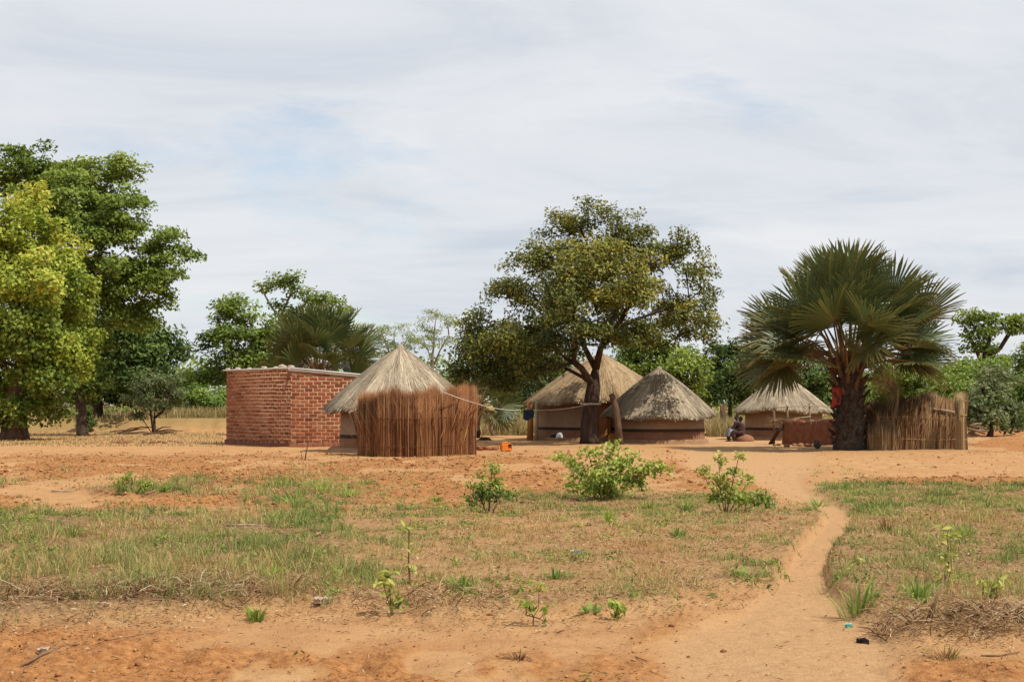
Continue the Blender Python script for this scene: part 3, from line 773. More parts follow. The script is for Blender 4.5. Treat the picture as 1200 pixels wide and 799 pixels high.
def build_fence():
    rg = np.random.default_rng(37)
    pl = [gpt(1004, 525.5), gpt(1030, 526.5), gpt(1060, 526.5), gpt(1090, 526), gpt(1120, 525.5)]
    pts = [(p.x, p.y) for p in pl]; hts = [1.65, 1.75, 1.95, 2.05, 1.86]
    root = thing('reed_fence', (pts[2][0], pts[2][1], 0), 'long tan reed fence running from the palm trunk', 'fence')
    part('reed_stalks', reeds(pts, hts, 5200, rg, 0.46, (0.008, 0.017), 0.05, 0.09, 1.6, 0.07), 'reed_tan', root, kind='stuff')
    part('reed_backing', reeds([(x, y + 0.07) for x, y in pts], [h * 0.92 for h in hts], 1300, rg, 0.2, (0.014, 0.022), 0.02, 0.03), 'reed_tan', root, kind='stuff')
    for h in (0.35, 1.12):
        m = MB(); m.tube([(x, y - 0.11, gzf(x, y) + h + 0.03 * math.sin(x * 2)) for x, y in pts[1:]], 0.014, 5, 0.7)
        part('tie_rail', m, 'reed_tan', root)
    for x, y in pts:
        m = MB(); m.tube([(x, y + 0.14, -0.1), (x, y + 0.14, 1.6)], 0.04, 7); part('post', m, 'weathered_wood', root)
    m = MB(); a = at(1094, 479, pts[3][1] - 0.17); b = at(1124, 484, pts[4][1] - 0.16); m.tube([a, (a + b) / 2 + Vector((0, 0, 0.02)), b], [0.035, 0.03, 0.028], 7)
    part('cross_pole', m, 'pale_wood', root)
    # pale mat of palm leaf and straw leaning on the fence
    m = MB(); q = [gpt(1017, 526.9), gpt(1034, 527.2), gpt(1050, 527.2)]
    m2 = reeds([(p.x, p.y - 0.16) for p in q], [0.9, 1.15, 0.8], 480, rg, 0.66, (0.010, 0.02), 0.08, 0.05)
    o = link('straw_mat', m2.mesh('straw_mat', q[1]), 'reed_tan'); o.location = q[1]
    tag(o, 'pale worn straw mat leaning against the reed fence beside the palm', 'mat')
    # end bundle
    e = gpt(1127, 526.6)
    r2 = thing('reed_bundle_post', (e.x, e.y, 0), 'thick pale reed bundle standing upright at the fence end', 'post')
    n = 420; aa = rg.random(n) * 2 * np.pi; rr = np.sqrt(rg.random(n)) * 0.21
    B = np.stack([e.x + rr * np.cos(aa), e.y + rr * np.sin(aa), np.full(n, e.z - 0.03)], 1)
    k = 1 + 0.12 * rg.random(n)
    hh = rg.uniform(1.85, 2.1, n)
    Mx = np.stack([e.x + rr * 0.78 * np.cos(aa), e.y + rr * 0.78 * np.sin(aa), e.z + hh * 0.5], 1)
    Tp = np.stack([e.x + rr * 1.15 * np.cos(aa) + rg.normal(0, .03, n), e.y + rr * 1.15 * np.sin(aa), e.z + hh], 1)
    m = MB()
    w = 0.013
    a2 = rg.random(n) * np.pi; u = np.stack([np.cos(a2), np.sin(a2), 0 * a2], 1) * w; v = np.stack([-np.sin(a2), np.cos(a2), 0 * a2], 1) * w
    V = np.stack([B - u, B + u * .5 + v, B + u * .5 - v, Mx - u, Mx + u * .5 + v, Mx + u * .5 - v, Tp], 1).reshape(-1, 3); b = np.arange(n) * 7
    Q = np.concatenate([np.stack([b + i, b + j, b + 3 + j, b + 3 + i], 1) for i, j in ((0, 1), (1, 2), (2, 0))])
    T = np.concatenate([np.stack([b + 3 + i, b + 3 + j, b + 6], 1) for i, j in ((0, 1), (1, 2), (2, 0))])
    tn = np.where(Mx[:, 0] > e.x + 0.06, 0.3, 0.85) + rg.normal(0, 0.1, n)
    m.add(V, Q, T, np.repeat(np.clip(tn, 0, 1), 7)); part('reed_stalks', m, 'reed_tan', r2, kind='stuff')
    for h in (0.35, 1.2, 1.7):
        m = MB(); m.revolve([(0.19, e.z + h), (0.20, e.z + h + 0.02), (0.19, e.z + h + 0.04)], e.x, e.y, 16, 0.8); part('binding', m, 'reed_tan', r2)
build_fence()

# ------------------------------------------------------------------ trees
def build_tree(name, label, Y, trunk, lobes, rt, leafmat, leaf=(0.12, 0.06), per=60, dens=1.0, cl_r=0.45, limbs=(), bark='bark_dark', seed=1,
               cat='tree', group=None, tone0=0.45, tvar=0.22, step=0.7, upb=0.6, droop=0.25, rtip=0.012, flat=0.7, hi_tone=0.25, parts=('trunk', 'crown'), flare=1.5, tonefn=None, rexp=0.74):
    rg = np.random.default_rng(seed)
    S = Y / F
    if parts[0] == 'trunk': dens *= 1.6; per = int(per * 1.65); leaf = (leaf[0] * 1.12, leaf[1] * 1.15)
    b0 = at(trunk[0][0], trunk[0][1], Y); gzv = gzf(b0.x, Y)
    root = thing(name, (b0.x, Y, gzv), label, cat, group)
    nodes = []; par = []; chains = []
    def addchain(pts, start):
        ch = [start] if start is not None else []
        for p in pts:
            nodes.append(np.array(p, float)); par.append(ch[-1] if ch else -1); ch.append(len(nodes) - 1)
        chains.append(ch)
    def dens_pts(pl):
        out = [pl[0]]
        for a, b in zip(pl[:-1], pl[1:]):
            k = max(1, int(np.linalg.norm(np.array(b) - np.array(a)) / step))
            for i in range(1, k + 1): out.append(np.array(a) + (np.array(b) - np.array(a)) * i / k)
        return out
    tp = [np.array(at(x, y, Y)) for x, y in trunk]; tp[0][2] = gzv - 0.1
    addchain(dens_pts(tp), None)
    for lb in limbs:                                   # (px,py,depth offset) polylines, first point near the trunk
        pl = [np.array(at(q[0], q[1], Y + (q[2] if len(q) > 2 else 0))) for q in lb]
        A = np.array(nodes); i = int(np.argmin(np.linalg.norm(A - pl[0], axis=1)))
        addchain(dens_pts([nodes[i]] + pl[1:])[1:], i)
    # clusters inside the lobes
    C = []; Cs = []
    for lb in lobes:
        x, y, rx, ry = lb[:4]; dd = lb[4] if len(lb) > 4 else 0; k = lb[5] if len(lb) > 5 else 1.0
        c = np.array(at(x, y, Y + dd)); r = np.array([rx * S, 0.5 * (rx + ry) * S, ry * S])
        n = max(3, int(dens * k * 5.5 * (r[0] * r[2] + r[0] * r[1]) / (cl_r ** 2 * 4)))
        d = rg.normal(0, 1, (n, 3)); d /= np.linalg.norm(d, axis=1, keepdims=True)
        q = rg.random(n) ** 0.42
        bd = rg.normal(0, 1, (6, 3)); bd /= np.linalg.norm(bd, axis=1, keepdims=True)      # uneven sprays instead of a ball
        q = q * (0.86 + 0.42 * np.max(np.clip(d @ bd.T, 0, 1) ** 7, axis=1))
        C.append(c + d * q[:, None] * r); Cs.append(np.full(n, rg.normal(0, 0.10)))
    C = np.concatenate(C); Cs = np.concatenate(Cs)
    C[:, 2] = np.maximum(C[:, 2], gzv + min(0.15, cl_r * 0.4))
    top = nodes[chains[0][-1]]
    order = np.argsort(np.linalg.norm(C - top, axis=1))
    pathlen = {}
    plen = [0.0] * len(nodes)
    for i in range(len(nodes)):
        if par[i] >= 0: plen[i] = plen[par[i]] + float(np.linalg.norm(nodes[i] - nodes[par[i]]))
    NA = np.zeros((len(nodes) + len(C) * 12 + 50, 3)); PL = np.zeros(len(NA)); OK = np.ones(len(NA), bool)
    nn = len(nodes); NA[:nn] = np.array(nodes); PL[:nn] = plen
    zmin = gzv + 0.72 * (top[2] - gzv) if len(trunk) > 2 else gzv
    OK[:nn] = NA[:nn, 2] > zmin
    for i in order:
        c = C[i]
        dist = np.linalg.norm(NA[:nn] - c, axis=1)
        cost = dist + 0.22 * PL[:nn] + np.where(NA[:nn, 2] > c[2] + 0.4, 0.5, 0) + np.where(OK[:nn], 0, 50)
        j = int(np.argmin(cost)); p = NA[j]; L_ = dist[j]
        k = min(10, max(1, int(L_ / step)))
        mid = (p + c) / 2 + rg.normal(0, 0.10, 3) * L_ + np.array([0, 0, 0.10 * L_])
        pts = [(1 - t) ** 2 * p + 2 * t * (1 - t) * mid + t * t * c for t in np.arange(1, k + 1) / k]
        addchain(pts, j)
        new = np.array(pts); NA[nn:nn + k] = new
        PL[nn:nn + k] = PL[j] + L_ * np.arange(1, k + 1) / k; nn += k
    N_ = len(nodes); cnt = np.zeros(N_)
    for ch in chains: cnt[ch[-1]] += 1
    for i in range(N_ - 1, -1, -1):
        if par[i] >= 0: cnt[par[i]] += cnt[i]
    rad = rtip + (rt - rtip) * (cnt / cnt[0]) ** rexp
    m = MB()
    for ci, ch in enumerate(chains):
        if len(ch) < 2: continue
        P = [nodes[i] for i in ch]; R = [rad[i] for i in ch]
        if ci > 0: R[0] = min(R[0], R[1] * 1.25)
        else:
            P = [P[0]] + [P[0] + (P[1] - P[0]) * 0.35] + P[1:]
            R = [R[0] * flare, R[0] * (1 + (flare - 1) * 0.35)] + R[1:]
            if len(trunk) > 2: R[-1] *= 0.6; R[-2] *= 0.85
            P = [np.array(p) + (rg.normal(0, 0.02, 3) if 1 < q < len(P) - 1 else 0) for q, p in enumerate(P)]
        m.tube(P, R, 9 if R[0] > 0.12 else (6 if R[0] > 0.04 else 4), wob=0.12 if R[0] > 0.1 else 0)
    part(parts[0], m, bark, root, True)
    # leaves
    n = len(C) * per
    ci = np.repeat(np.arange(len(C)), per)
    off = np.clip(rg.normal(0, 1, (n, 3)), -1.6, 1.6) * cl_r * 0.58; off[:, 2] *= flat
    P = C[ci] + off
    cc = C.mean(0); out = P - cc; out /= np.linalg.norm(out, axis=1, keepdims=True) + 1e-9
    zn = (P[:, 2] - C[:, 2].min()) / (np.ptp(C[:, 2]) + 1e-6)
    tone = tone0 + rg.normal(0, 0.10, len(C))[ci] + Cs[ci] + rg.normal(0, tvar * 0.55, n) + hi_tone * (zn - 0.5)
    if tonefn is not None: tone = tone + tonefn(P)
    Ls = leaf[0] * rg.uniform(0.65, 1.25, n); Ws = leaf[1] * rg.uniform(0.7, 1.2, n)
    P[:, 2] = np.maximum(P[:, 2], gzv + 0.015); keep = np.ones(n, bool)
    V, T, tn = leaves(P[keep], out[keep], Ls[keep], Ws[keep], np.clip(tone, 0, 1)[keep], upb, droop)
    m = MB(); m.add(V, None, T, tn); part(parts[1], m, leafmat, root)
    return root

# the broad tree in the middle of the yard
build_tree('broad_tree', 'broad olive and yellow leaved tree shading the yard between the huts', 60.6,
    [(691, 520), (690, 497), (692, 475), (695, 452), (698, 432)],
    [(690, 252, 28, 20, 0), (652, 266, 26, 18, 1), (735, 272, 34, 20, -1), (792, 288, 33, 18, 0.5), (640, 302, 44, 24, -1.5), (700, 298, 50, 28, 2.2),
     (700, 308, 50, 26, -2.6), (758, 312, 42, 26, 0), (814, 322, 24, 22, -0.5, .8), (836, 342, 12, 18, 0.3, .7), (602, 342, 38, 24, 0.5), (655, 345, 48, 24, 2.8),
     (665, 345, 46, 24, -3), (722, 345, 44, 24, 3.2, .8), (735, 342, 42, 22, -2.6), (790, 355, 34, 18, 0, .8), (564, 385, 28, 24, 0), (592, 400, 36, 24, -1.6),
     (628, 388, 38, 22, 1.8), (548, 418, 19, 24, 0.3), (576, 436, 26, 14, -0.6), (805, 385, 26, 16, 0.8, .7), (765, 392, 26, 12, -1.2, .5), (610, 425, 22, 14, 0.5, .6), (640, 408, 22, 10, -1, .5), (672, 418, 12, 8, -0.5, .5), (825, 395, 12, 14, -.4, .5), (735, 388, 26, 10, 1.5, .7), (775, 402, 22, 8, .5, .6), (715, 372, 24, 12, 2.5, .8), (655, 372, 30, 14, 0, .8), (600, 448, 18, 10, .4, .8), (590, 452, 28, 13, -1, 1), (560, 408, 26, 24, -1.2, 1.1), (612, 405, 36, 22, 2.5, 1), (545, 438, 16, 18, .5, 1.1), (640, 425, 20, 11, 1.5, .8), (812, 370, 28, 18, -1.5, .9), (782, 376, 28, 15, 2, .8), (655, 402, 30, 14, -2.2, .9), (620, 430, 28, 14, -1.5, .9), (722, 400, 28, 11, -2, .8), (690, 385, 36, 14, -2.8, .9), (760, 385, 28, 12, -1.8, .8), (585, 425, 30, 22, 1.5, 1)],
    0.32, 'leaf_olive', (0.14, 0.075), 46, 0.98, 0.41,
    limbs=(((697, 440), (684, 405, .3), (674, 372, .2), (668, 335, 0), (688, 285, 0)), ((697, 436), (704, 408, -.4), (722, 384, -.8), (758, 370, -1), (805, 352, -.5)),
           ((684, 408), (640, 388, .8), (592, 378, .5), (560, 385, .2)), ((700, 430), (712, 385, 1.5), (735, 340, 2.2)), ((684, 400), (650, 370, -1.8), (625, 335, -2.0)),
           ((692, 462), (682, 432, -.6), (672, 424, -.8), (664, 421, -.8)), ((722, 384), (745, 345, -1.6), (760, 310, -1))),
    bark='bark_dark', seed=4, tone0=0.47, tvar=0.26, hi_tone=0.22, flare=1.45, flat=0.65)
# left foreground tree, yellow green
build_tree('yellow_green_tree', 'yellow green leafy tree with a thick reddish trunk on the yard edge', 67,
    [(16, 515), (18, 490), (24, 455), (32, 410)],
    [(36, 240, 24, 24, 0), (8, 268, 44, 32, -1), (68, 300, 34, 30, 0), (86, 328, 24, 26, -.5), (25, 318, 50, 38, 2), (30, 330, 50, 40, -2.4), (-30, 320, 40, 50, 0), (72, 368, 32, 30, 1), (15, 390, 52, 36, -2),
     (20, 395, 52, 36, 1.6), (70, 410, 30, 26, -.8), (92, 395, 16, 22, 0), (45, 440, 36, 22, -1), (90, 430, 18, 18, .4, .7), (-35, 420, 40, 40, 0), (10, 455, 38, 20, 1), (55, 468, 24, 14, 0, .6), (22, 478, 30, 12, -1, .8), (64, 484, 18, 8, .3, .6), (-14, 486, 24, 10, -.6, .8), (98, 360, 12, 14, 0, .6), (52, 268, 18, 16, .3, .7), (104, 412, 10, 10, 0, .6)],
    0.50, 'leaf_yellow_green', (0.185, 0.125), 62, 1.0, 0.55,
    limbs=(((24, 455), (38, 390, -.5), (42, 330, 0), (36, 270, 0)), ((20, 470), (-10, 410, .8), (-30, 340, .5)), ((28, 430), (60, 385, 1), (78, 345, .6))),
    bark='bark_brown', seed=6, tone0=0.54, hi_tone=0.5, upb=0.4, flare=1.5)
build_tree('tall_green_tree', 'very tall spreading green tree towering behind the yellow green tree', 75,
    [(97, 502), (92, 440), (84, 380), (74, 320)],
    [(30, 200, 55, 28, 0), (-30, 210, 40, 40, 0), (105, 208, 52, 26, 1), (145, 196, 24, 18, 0), (60, 240, 60, 36, -2.5), (62, 240, 60, 36, 2.5), (135, 250, 56, 34, -1.5), (120, 255, 50, 34, 3), (185, 288, 36, 24, 0), (216, 298, 16, 11, 0),
     (160, 318, 46, 30, 1), (100, 300, 55, 36, -2), (185, 330, 24, 16, -1), (130, 345, 50, 26, 0), (60, 330, 60, 40, 1), (-20, 290, 50, 50, 0), (180, 345, 24, 20, .5), (155, 372, 34, 18, 0), (95, 395, 40, 26, 0), (85, 430, 36, 24, 1), (108, 452, 24, 16, 0), (90, 468, 18, 10, .4, .8)],
    0.26, 'leaf_green', (0.20, 0.125), 58, 0.85, 0.58, limbs=(((84, 380), (105, 330, 0), (150, 290, 0)), ((78, 345), (50, 280, 0), (40, 220, 0)), ((100, 330), (130, 260, -1), (140, 215, 0))), bark='bark_dark', seed=8, tone0=0.46, hi_tone=0.3, flat=0.5)
build_tree('dark_round_tree', 'dense dark green round tree with two black trunks', 88,
    [(112, 497), (113, 470), (117, 440)],
    [(170, 385, 36, 28, 0), (135, 395, 40, 30, -1), (120, 425, 45, 32, 1), (165, 430, 42, 34, -1.4), (195, 418, 24, 32, 0), (150, 455, 50, 18, .5), (100, 400, 40, 36, 2), (90, 445, 30, 22, 0), (190, 450, 24, 18, 1)],
    0.36, 'leaf_dark', (0.28, 0.15), 52, 0.9, 0.68, limbs=(), bark='bark_dark', seed=9, tone0=0.45, hi_tone=0.3)
build_tree('shrub_tree', 'small grey green shrub tree with several thin stems left of the brick house', 80,
    [(180, 504), (181, 490), (182, 475)],
    [(178, 446, 20, 11, 0), (160, 455, 14, 10, -.4), (200, 452, 15, 10, .4), (152, 470, 9, 8, .3), (172, 468, 14, 9, -.6), (206, 470, 10, 10, .2), (188, 476, 14, 8, 0), (162, 484, 7, 6, 0), (212, 462, 6, 6, 0)], 0.09, 'leaf_grey', (0.14, 0.06), 42, 0.85, 0.34,
    limbs=(((181, 500), (170, 482, .2), (160, 458, 0)), ((181, 500), (192, 480, -.2), (202, 456, 0)), ((181, 502), (176, 478, -.4), (176, 450, -.2)), ((181, 502), (165, 488, .3), (152, 472, .2))), bark='bark_dark', seed=10, tone0=0.42)
build_tree('cone_shrub', 'small upright dark green shrub under the tall trees', 84, [(100, 505), (100, 495), (100, 485)],
    [(100, 482, 6, 7, 0), (97, 491, 8, 6, 0), (104, 494, 7, 6, .2), (100, 500, 9, 5, 0)], 0.06, 'leaf_dark', (0.12, 0.05), 70, 1.2, 0.25, bark='bark_dark', seed=12, tone0=0.6)
# behind the brick house
build_tree('leafy_tree', 'medium green tree with lumpy crown behind the left end of the brick house', 96,
    [(290, 502), (290, 450), (288, 420)],
    [(258, 365, 24, 16, 0), (285, 362, 24, 18, 0), (245, 395, 18, 14, 0), (275, 395, 34, 20, -1), (305, 392, 24, 22, 1), (300, 425, 36, 24, 0), (262, 430, 24, 18, 0, .8), (330, 420, 26, 24, 0)],
    0.30, 'leaf_green', (0.26, 0.14), 44, 0.85, 0.66, limbs=(((290, 450), (270, 410, 0), (255, 375, 0)), ((290, 440), (296, 400, 0), (292, 370, 0))), bark='bark_brown', seed=13, tone0=0.45, flat=0.55)
build_tree('open_tree', 'tall open tree with bare forked limbs rising behind the smaller palm', 104,
    [(330, 500), (330, 430), (327, 390), (328, 372)],
    [(338, 330, 24, 8, 0), (318, 338, 14, 6, 0, .8), (352, 342, 14, 8, 0, .8), (325, 360, 10, 6, 0, .7), (380, 352, 22, 10, 1), (400, 362, 16, 9, 0), (345, 372, 20, 14, 0), (322, 395, 20, 14, 0)],
    0.26, 'leaf_green', (0.26, 0.14), 44, 0.8, 0.62, limbs=(((328, 380), (318, 360, 0), (310, 345, 0)), ((328, 378), (336, 355, 0), (345, 335, 0))), bark='bark_pale', seed=14, tone0=0.5)
for i, (lb, sd, px, tr, lobes) in enumerate((
    ('feathery pale green tree, left of the pair above the reed screen hut', 15, 462, [(462, 490), (462, 440), (463, 405)], [(458, 388, 24, 9, 0), (445, 396, 16, 7, 0), (478, 398, 18, 8, 0), (462, 408, 26, 7, 0), (440, 412, 10, 6, 0)]),
    ('feathery pale green tree with a thin bare trunk beside the broad tree', 16, 508, [(506, 490), (507, 430), (509, 390)], [(508, 368, 18, 8, 0), (522, 378, 18, 8, 0), (496, 384, 14, 7, 0), (525, 398, 14, 8, 0), (510, 395, 18, 8, 0), (498, 405, 14, 6, 0)]))):
    build_tree('feathery_tree', lb, 108 + i * 4, tr, lobes, 0.12, 'leaf_feather', (0.18, 0.06), 44, 0.62, 0.60, limbs=(((tr[1]), (px + 8, 410, 0), (px + 18, 392, 0)), ((tr[1]), (px - 6, 412, 0), (px - 14, 392, 0))), bark='bark_pale', seed=sd, tone0=0.62, flat=0.35, group='feathery trees behind the grey hut')
# bushes and trees across the back of the yard
back = [
 ('leafy_bush', 'dull green bush beside the far thatched hut under the tall trees', 96, 66, [(60, 488, 12, 7), (74, 492, 9, 5)], 'leaf_grey', .45),
 ('leafy_bush', 'mid green bush right of the small shrub tree on the earth bank', 93, 214, [(214, 478, 13, 11), (226, 484, 9, 7), (204, 486, 8, 6)], 'leaf_green', .5),
 ('leafy_bush', 'low dark bush on the earth bank between the far huts', 98, 140, [(138, 487, 14, 7), (152, 484, 9, 6), (124, 490, 8, 5)], 'leaf_dark', .55),
 ('leafy_bush', 'low bright green bush left of the brick house wall', 92, 244, [(240, 470, 22, 16), (258, 478, 16, 12), (225, 462, 14, 16), (246, 488, 20, 6), (262, 462, 10, 10)], 'leaf_bright', .55),
 ('leafy_bush', 'rounded mid green bush below the lumpy crowned tree', 98, 236, [(228, 448, 16, 16), (245, 442, 20, 14), (212, 460, 12, 14)], 'leaf_green', .5),
 ('leafy_bush', 'green bush hanging over dry grass behind the reed screen', 88, 585, [(600, 440, 34, 26), (570, 455, 22, 18), (630, 455, 24, 22)], 'leaf_bright', .42),
 ('leafy_bush', 'grey green bush rising behind the brown thatched hut', 84, 622, [(622, 440, 30, 26), (645, 425, 26, 26), (600, 468, 22, 12)], 'leaf_grey', .5),
 ('leafy_bush', 'small bright bush at the foot of the dry grass bank', 80, 570, [(568, 488, 14, 10), (556, 478, 10, 9)], 'leaf_bright', .5),
 ('background_tree', 'bushy green tree behind the peak of the brown hut', 86, 745, [(735, 418, 28, 20), (762, 405, 28, 18), (790, 420, 28, 20), (760, 435, 44, 18), (725, 440, 24, 16)], 'leaf_green', .5),
 ('background_tree', 'fresh green tree between the brown hut and the pale coned hut', 82, 805, [(805, 430, 24, 18), (790, 450, 26, 14), (820, 448, 18, 16)], 'leaf_green', .55),
 ('background_tree', 'dense dark tree between the pale coned hut and the tall palm', 94, 855, [(852, 410, 24, 13), (880, 415, 26, 18), (838, 432, 24, 18), (870, 440, 36, 22), (850, 462, 36, 16), (895, 450, 26, 24)], 'leaf_dark', .42),
 ('background_tree', 'dark tree behind the palm crown and the seated people hut', 96, 940, [(925, 440, 30, 24), (960, 432, 30, 24), (945, 462, 36, 14)], 'leaf_dark', .5),
 ('background_tree', 'shaded green tree seen through the lower palm fronds', 98, 1050, [(1040, 440, 34, 22), (1075, 436, 30, 20), (1060, 462, 36, 12)], 'leaf_green', .42),
 ('leafy_bush', 'soft grey green bush behind the end of the reed fence', 70, 1160, [(1158, 462, 26, 22), (1172, 446, 20, 14), (1145, 478, 20, 14), (1182, 476, 20, 14), (1160, 492, 26, 8), (1184, 494, 14, 7), (1140, 494, 10, 7)], 'leaf_grey', .45),
 ('leafy_bush', 'bright green bush showing over the reed fence', 76, 1105, [(1104, 450, 18, 14), (1122, 456, 18, 14), (1095, 466, 16, 10), (1128, 440, 14, 10), (1118, 480, 22, 12), (1142, 462, 12, 12)], 'leaf_bright', .5),
 ('leafy_bush', 'light green bush at the edge of the ploughed earth', 82, 1205, [(1200, 468, 18, 16), (1215, 455, 20, 22), (1185, 485, 14, 8), (1205, 490, 20, 8), (1196, 446, 14, 10), (1225, 480, 18, 12)], 'leaf_bright', .42),
 ('background_tree', 'dark green tree at the far edge beyond the ploughed earth', 105, 1205, [(1195, 428, 16, 10), (1215, 420, 24, 16), (1205, 445, 24, 14)], 'leaf_green', .45),
 ('background_tree', 'pale flowering bushy tree below the bare limbed tree', 90, 1135, [(1130, 432, 24, 12), (1160, 430, 24, 12), (1110, 440, 16, 10)], 'leaf_bright', .6),
]
for i, (nm, lb, Yb, px, lobes, mt, t0) in enumerate(back):
    g0 = to_px(0, Yb)[1]
    ty = max(q[1] for q in lobes)
    build_tree(nm, lb, Yb, [(px, g0), (px + 1, (g0 + ty) / 2), (px, ty)], [(a, b, c, d, random.uniform(-.8, .8)) for a, b, c, d in lobes], 0.14, mt, (0.22, 0.11), 44, 0.9, 0.52,
               bark='bark_dark', seed=40 + i, tone0=t0, cat='tree' if nm == 'background_tree' else 'bush', hi_tone=0.35)
build_tree('bare_limbed_tree', 'green tree with dark crooked bare limbs beyond the bushes behind the reed fence', 102,
    [(1152, 500), (1152, 450), (1150, 425)],
    [(1138, 374, 18, 9, 0), (1162, 372, 22, 8, 0), (1192, 376, 16, 9, 0), (1150, 390, 24, 9, 0), (1180, 385, 16, 7, 0), (1142, 408, 16, 8, 0), (1160, 412, 14, 8, 0), (1174, 424, 8, 5, 0), (1215, 385, 20, 12, 0)],
    0.30, 'leaf_green', (0.26, 0.14), 46, 0.8, 0.62, limbs=(((1150, 430), (1142, 405, 0), (1132, 385, 0)), ((1152, 428), (1160, 400, 0), (1158, 380, 0)), ((1152, 430), (1172, 408, 0), (1182, 392, 0))), bark='bark_dark', seed=77, tone0=0.55, flat=0.5)

def woodland():
    """far-off belt of scrub that reads as one mass"""
    rg = np.random.default_rng(91); m = MB()
    n = 3000
    Y = rg.uniform(122, 185, n); X = rg.uniform(-0.85, 0.85, n) * Y
    top = 1.6 + 6.0 * fbm(X * 0.05 + 3, Y * 0.02, 3) + rg.normal(0, 0.4, n)
    z = rg.random(n) ** 0.6 * np.maximum(top, 0.8)
    per = 34; ci = np.repeat(np.arange(n), per)
    P = np.stack([X, Y, z], 1)[ci] + rg.normal(0, 1, (n * per, 3)) * np.array([0.9, 0.8, 0.5])
    P[:, 2] = np.maximum(P[:, 2], 0.1)
    tone = np.clip(0.42 + rg.normal(0, 0.13, n)[ci] + rg.normal(0, 0.1, n * per), 0, 1)
    V, T, tn = leaves(P, np.zeros((n * per, 3)), rg.uniform(0.3, 0.55, n * per), rg.uniform(0.18, 0.3, n * per), tone)
    m.add(V, None, T, tn)
    o = link('distant_woodland', m.mesh('distant_woodland'), 'leaf_green'); o['kind'] = 'stuff'
    tag(o, 'belt of low green woodland far beyond the yard', 'woodland')
woodland()

# ------------------------------------------------------------------ palms
def fan_mesh(R, nseg, spread, split, droop, fold, rg, tip_droop=0.0):
    m = MB(); da = spread * 2 / nseg
    for k in range(nseg):
        ph = -spread + (k + 0.5) * da
        Lk = R * (1 - 0.22 * abs(ph / spread) ** 1.6) * rg.uniform(0.92, 1.05)
        rr = np.array([0.03, 0.3, split, (split + 1) / 2 + 0.05, 1.0])
        hw = np.array([0.5, 0.5, 0.46, 0.30, 0.02]) * da
        dead = rg.random() < 0.10
        V = []
        kink = rg.normal(0, 0.10)
        for r, h in zip(rr, hw):
            for j, s in enumerate((-1, 0, 1)):
                a = ph + s * h + (kink * max(0, r - split))
                x, y = r * Lk * math.cos(a), r * Lk * math.sin(a)
                z = fold * abs(y) - droop * (r * Lk) ** 2 / R - (0.035 * R * min(r, split) if j == 1 else 0) * 0.7
                z -= tip_droop * max(0, r - split) ** 2 * R
                V.append((x, y, z))
        Q = []
        for i in range(4):
            b = i * 3; Q += [[b, b + 1, b + 4, b + 3], [b + 1, b + 2, b + 5, b + 4]]
        t = np.repeat(np.clip(np.array([0.7, 0.45, 0.42, 0.5, 0.95]) * rg.uniform(0.75, 1.2) + (0.3 if dead else 0), 0, 1), 3)
        m.add(V, Q, None, t)
    return m.mesh('frond')
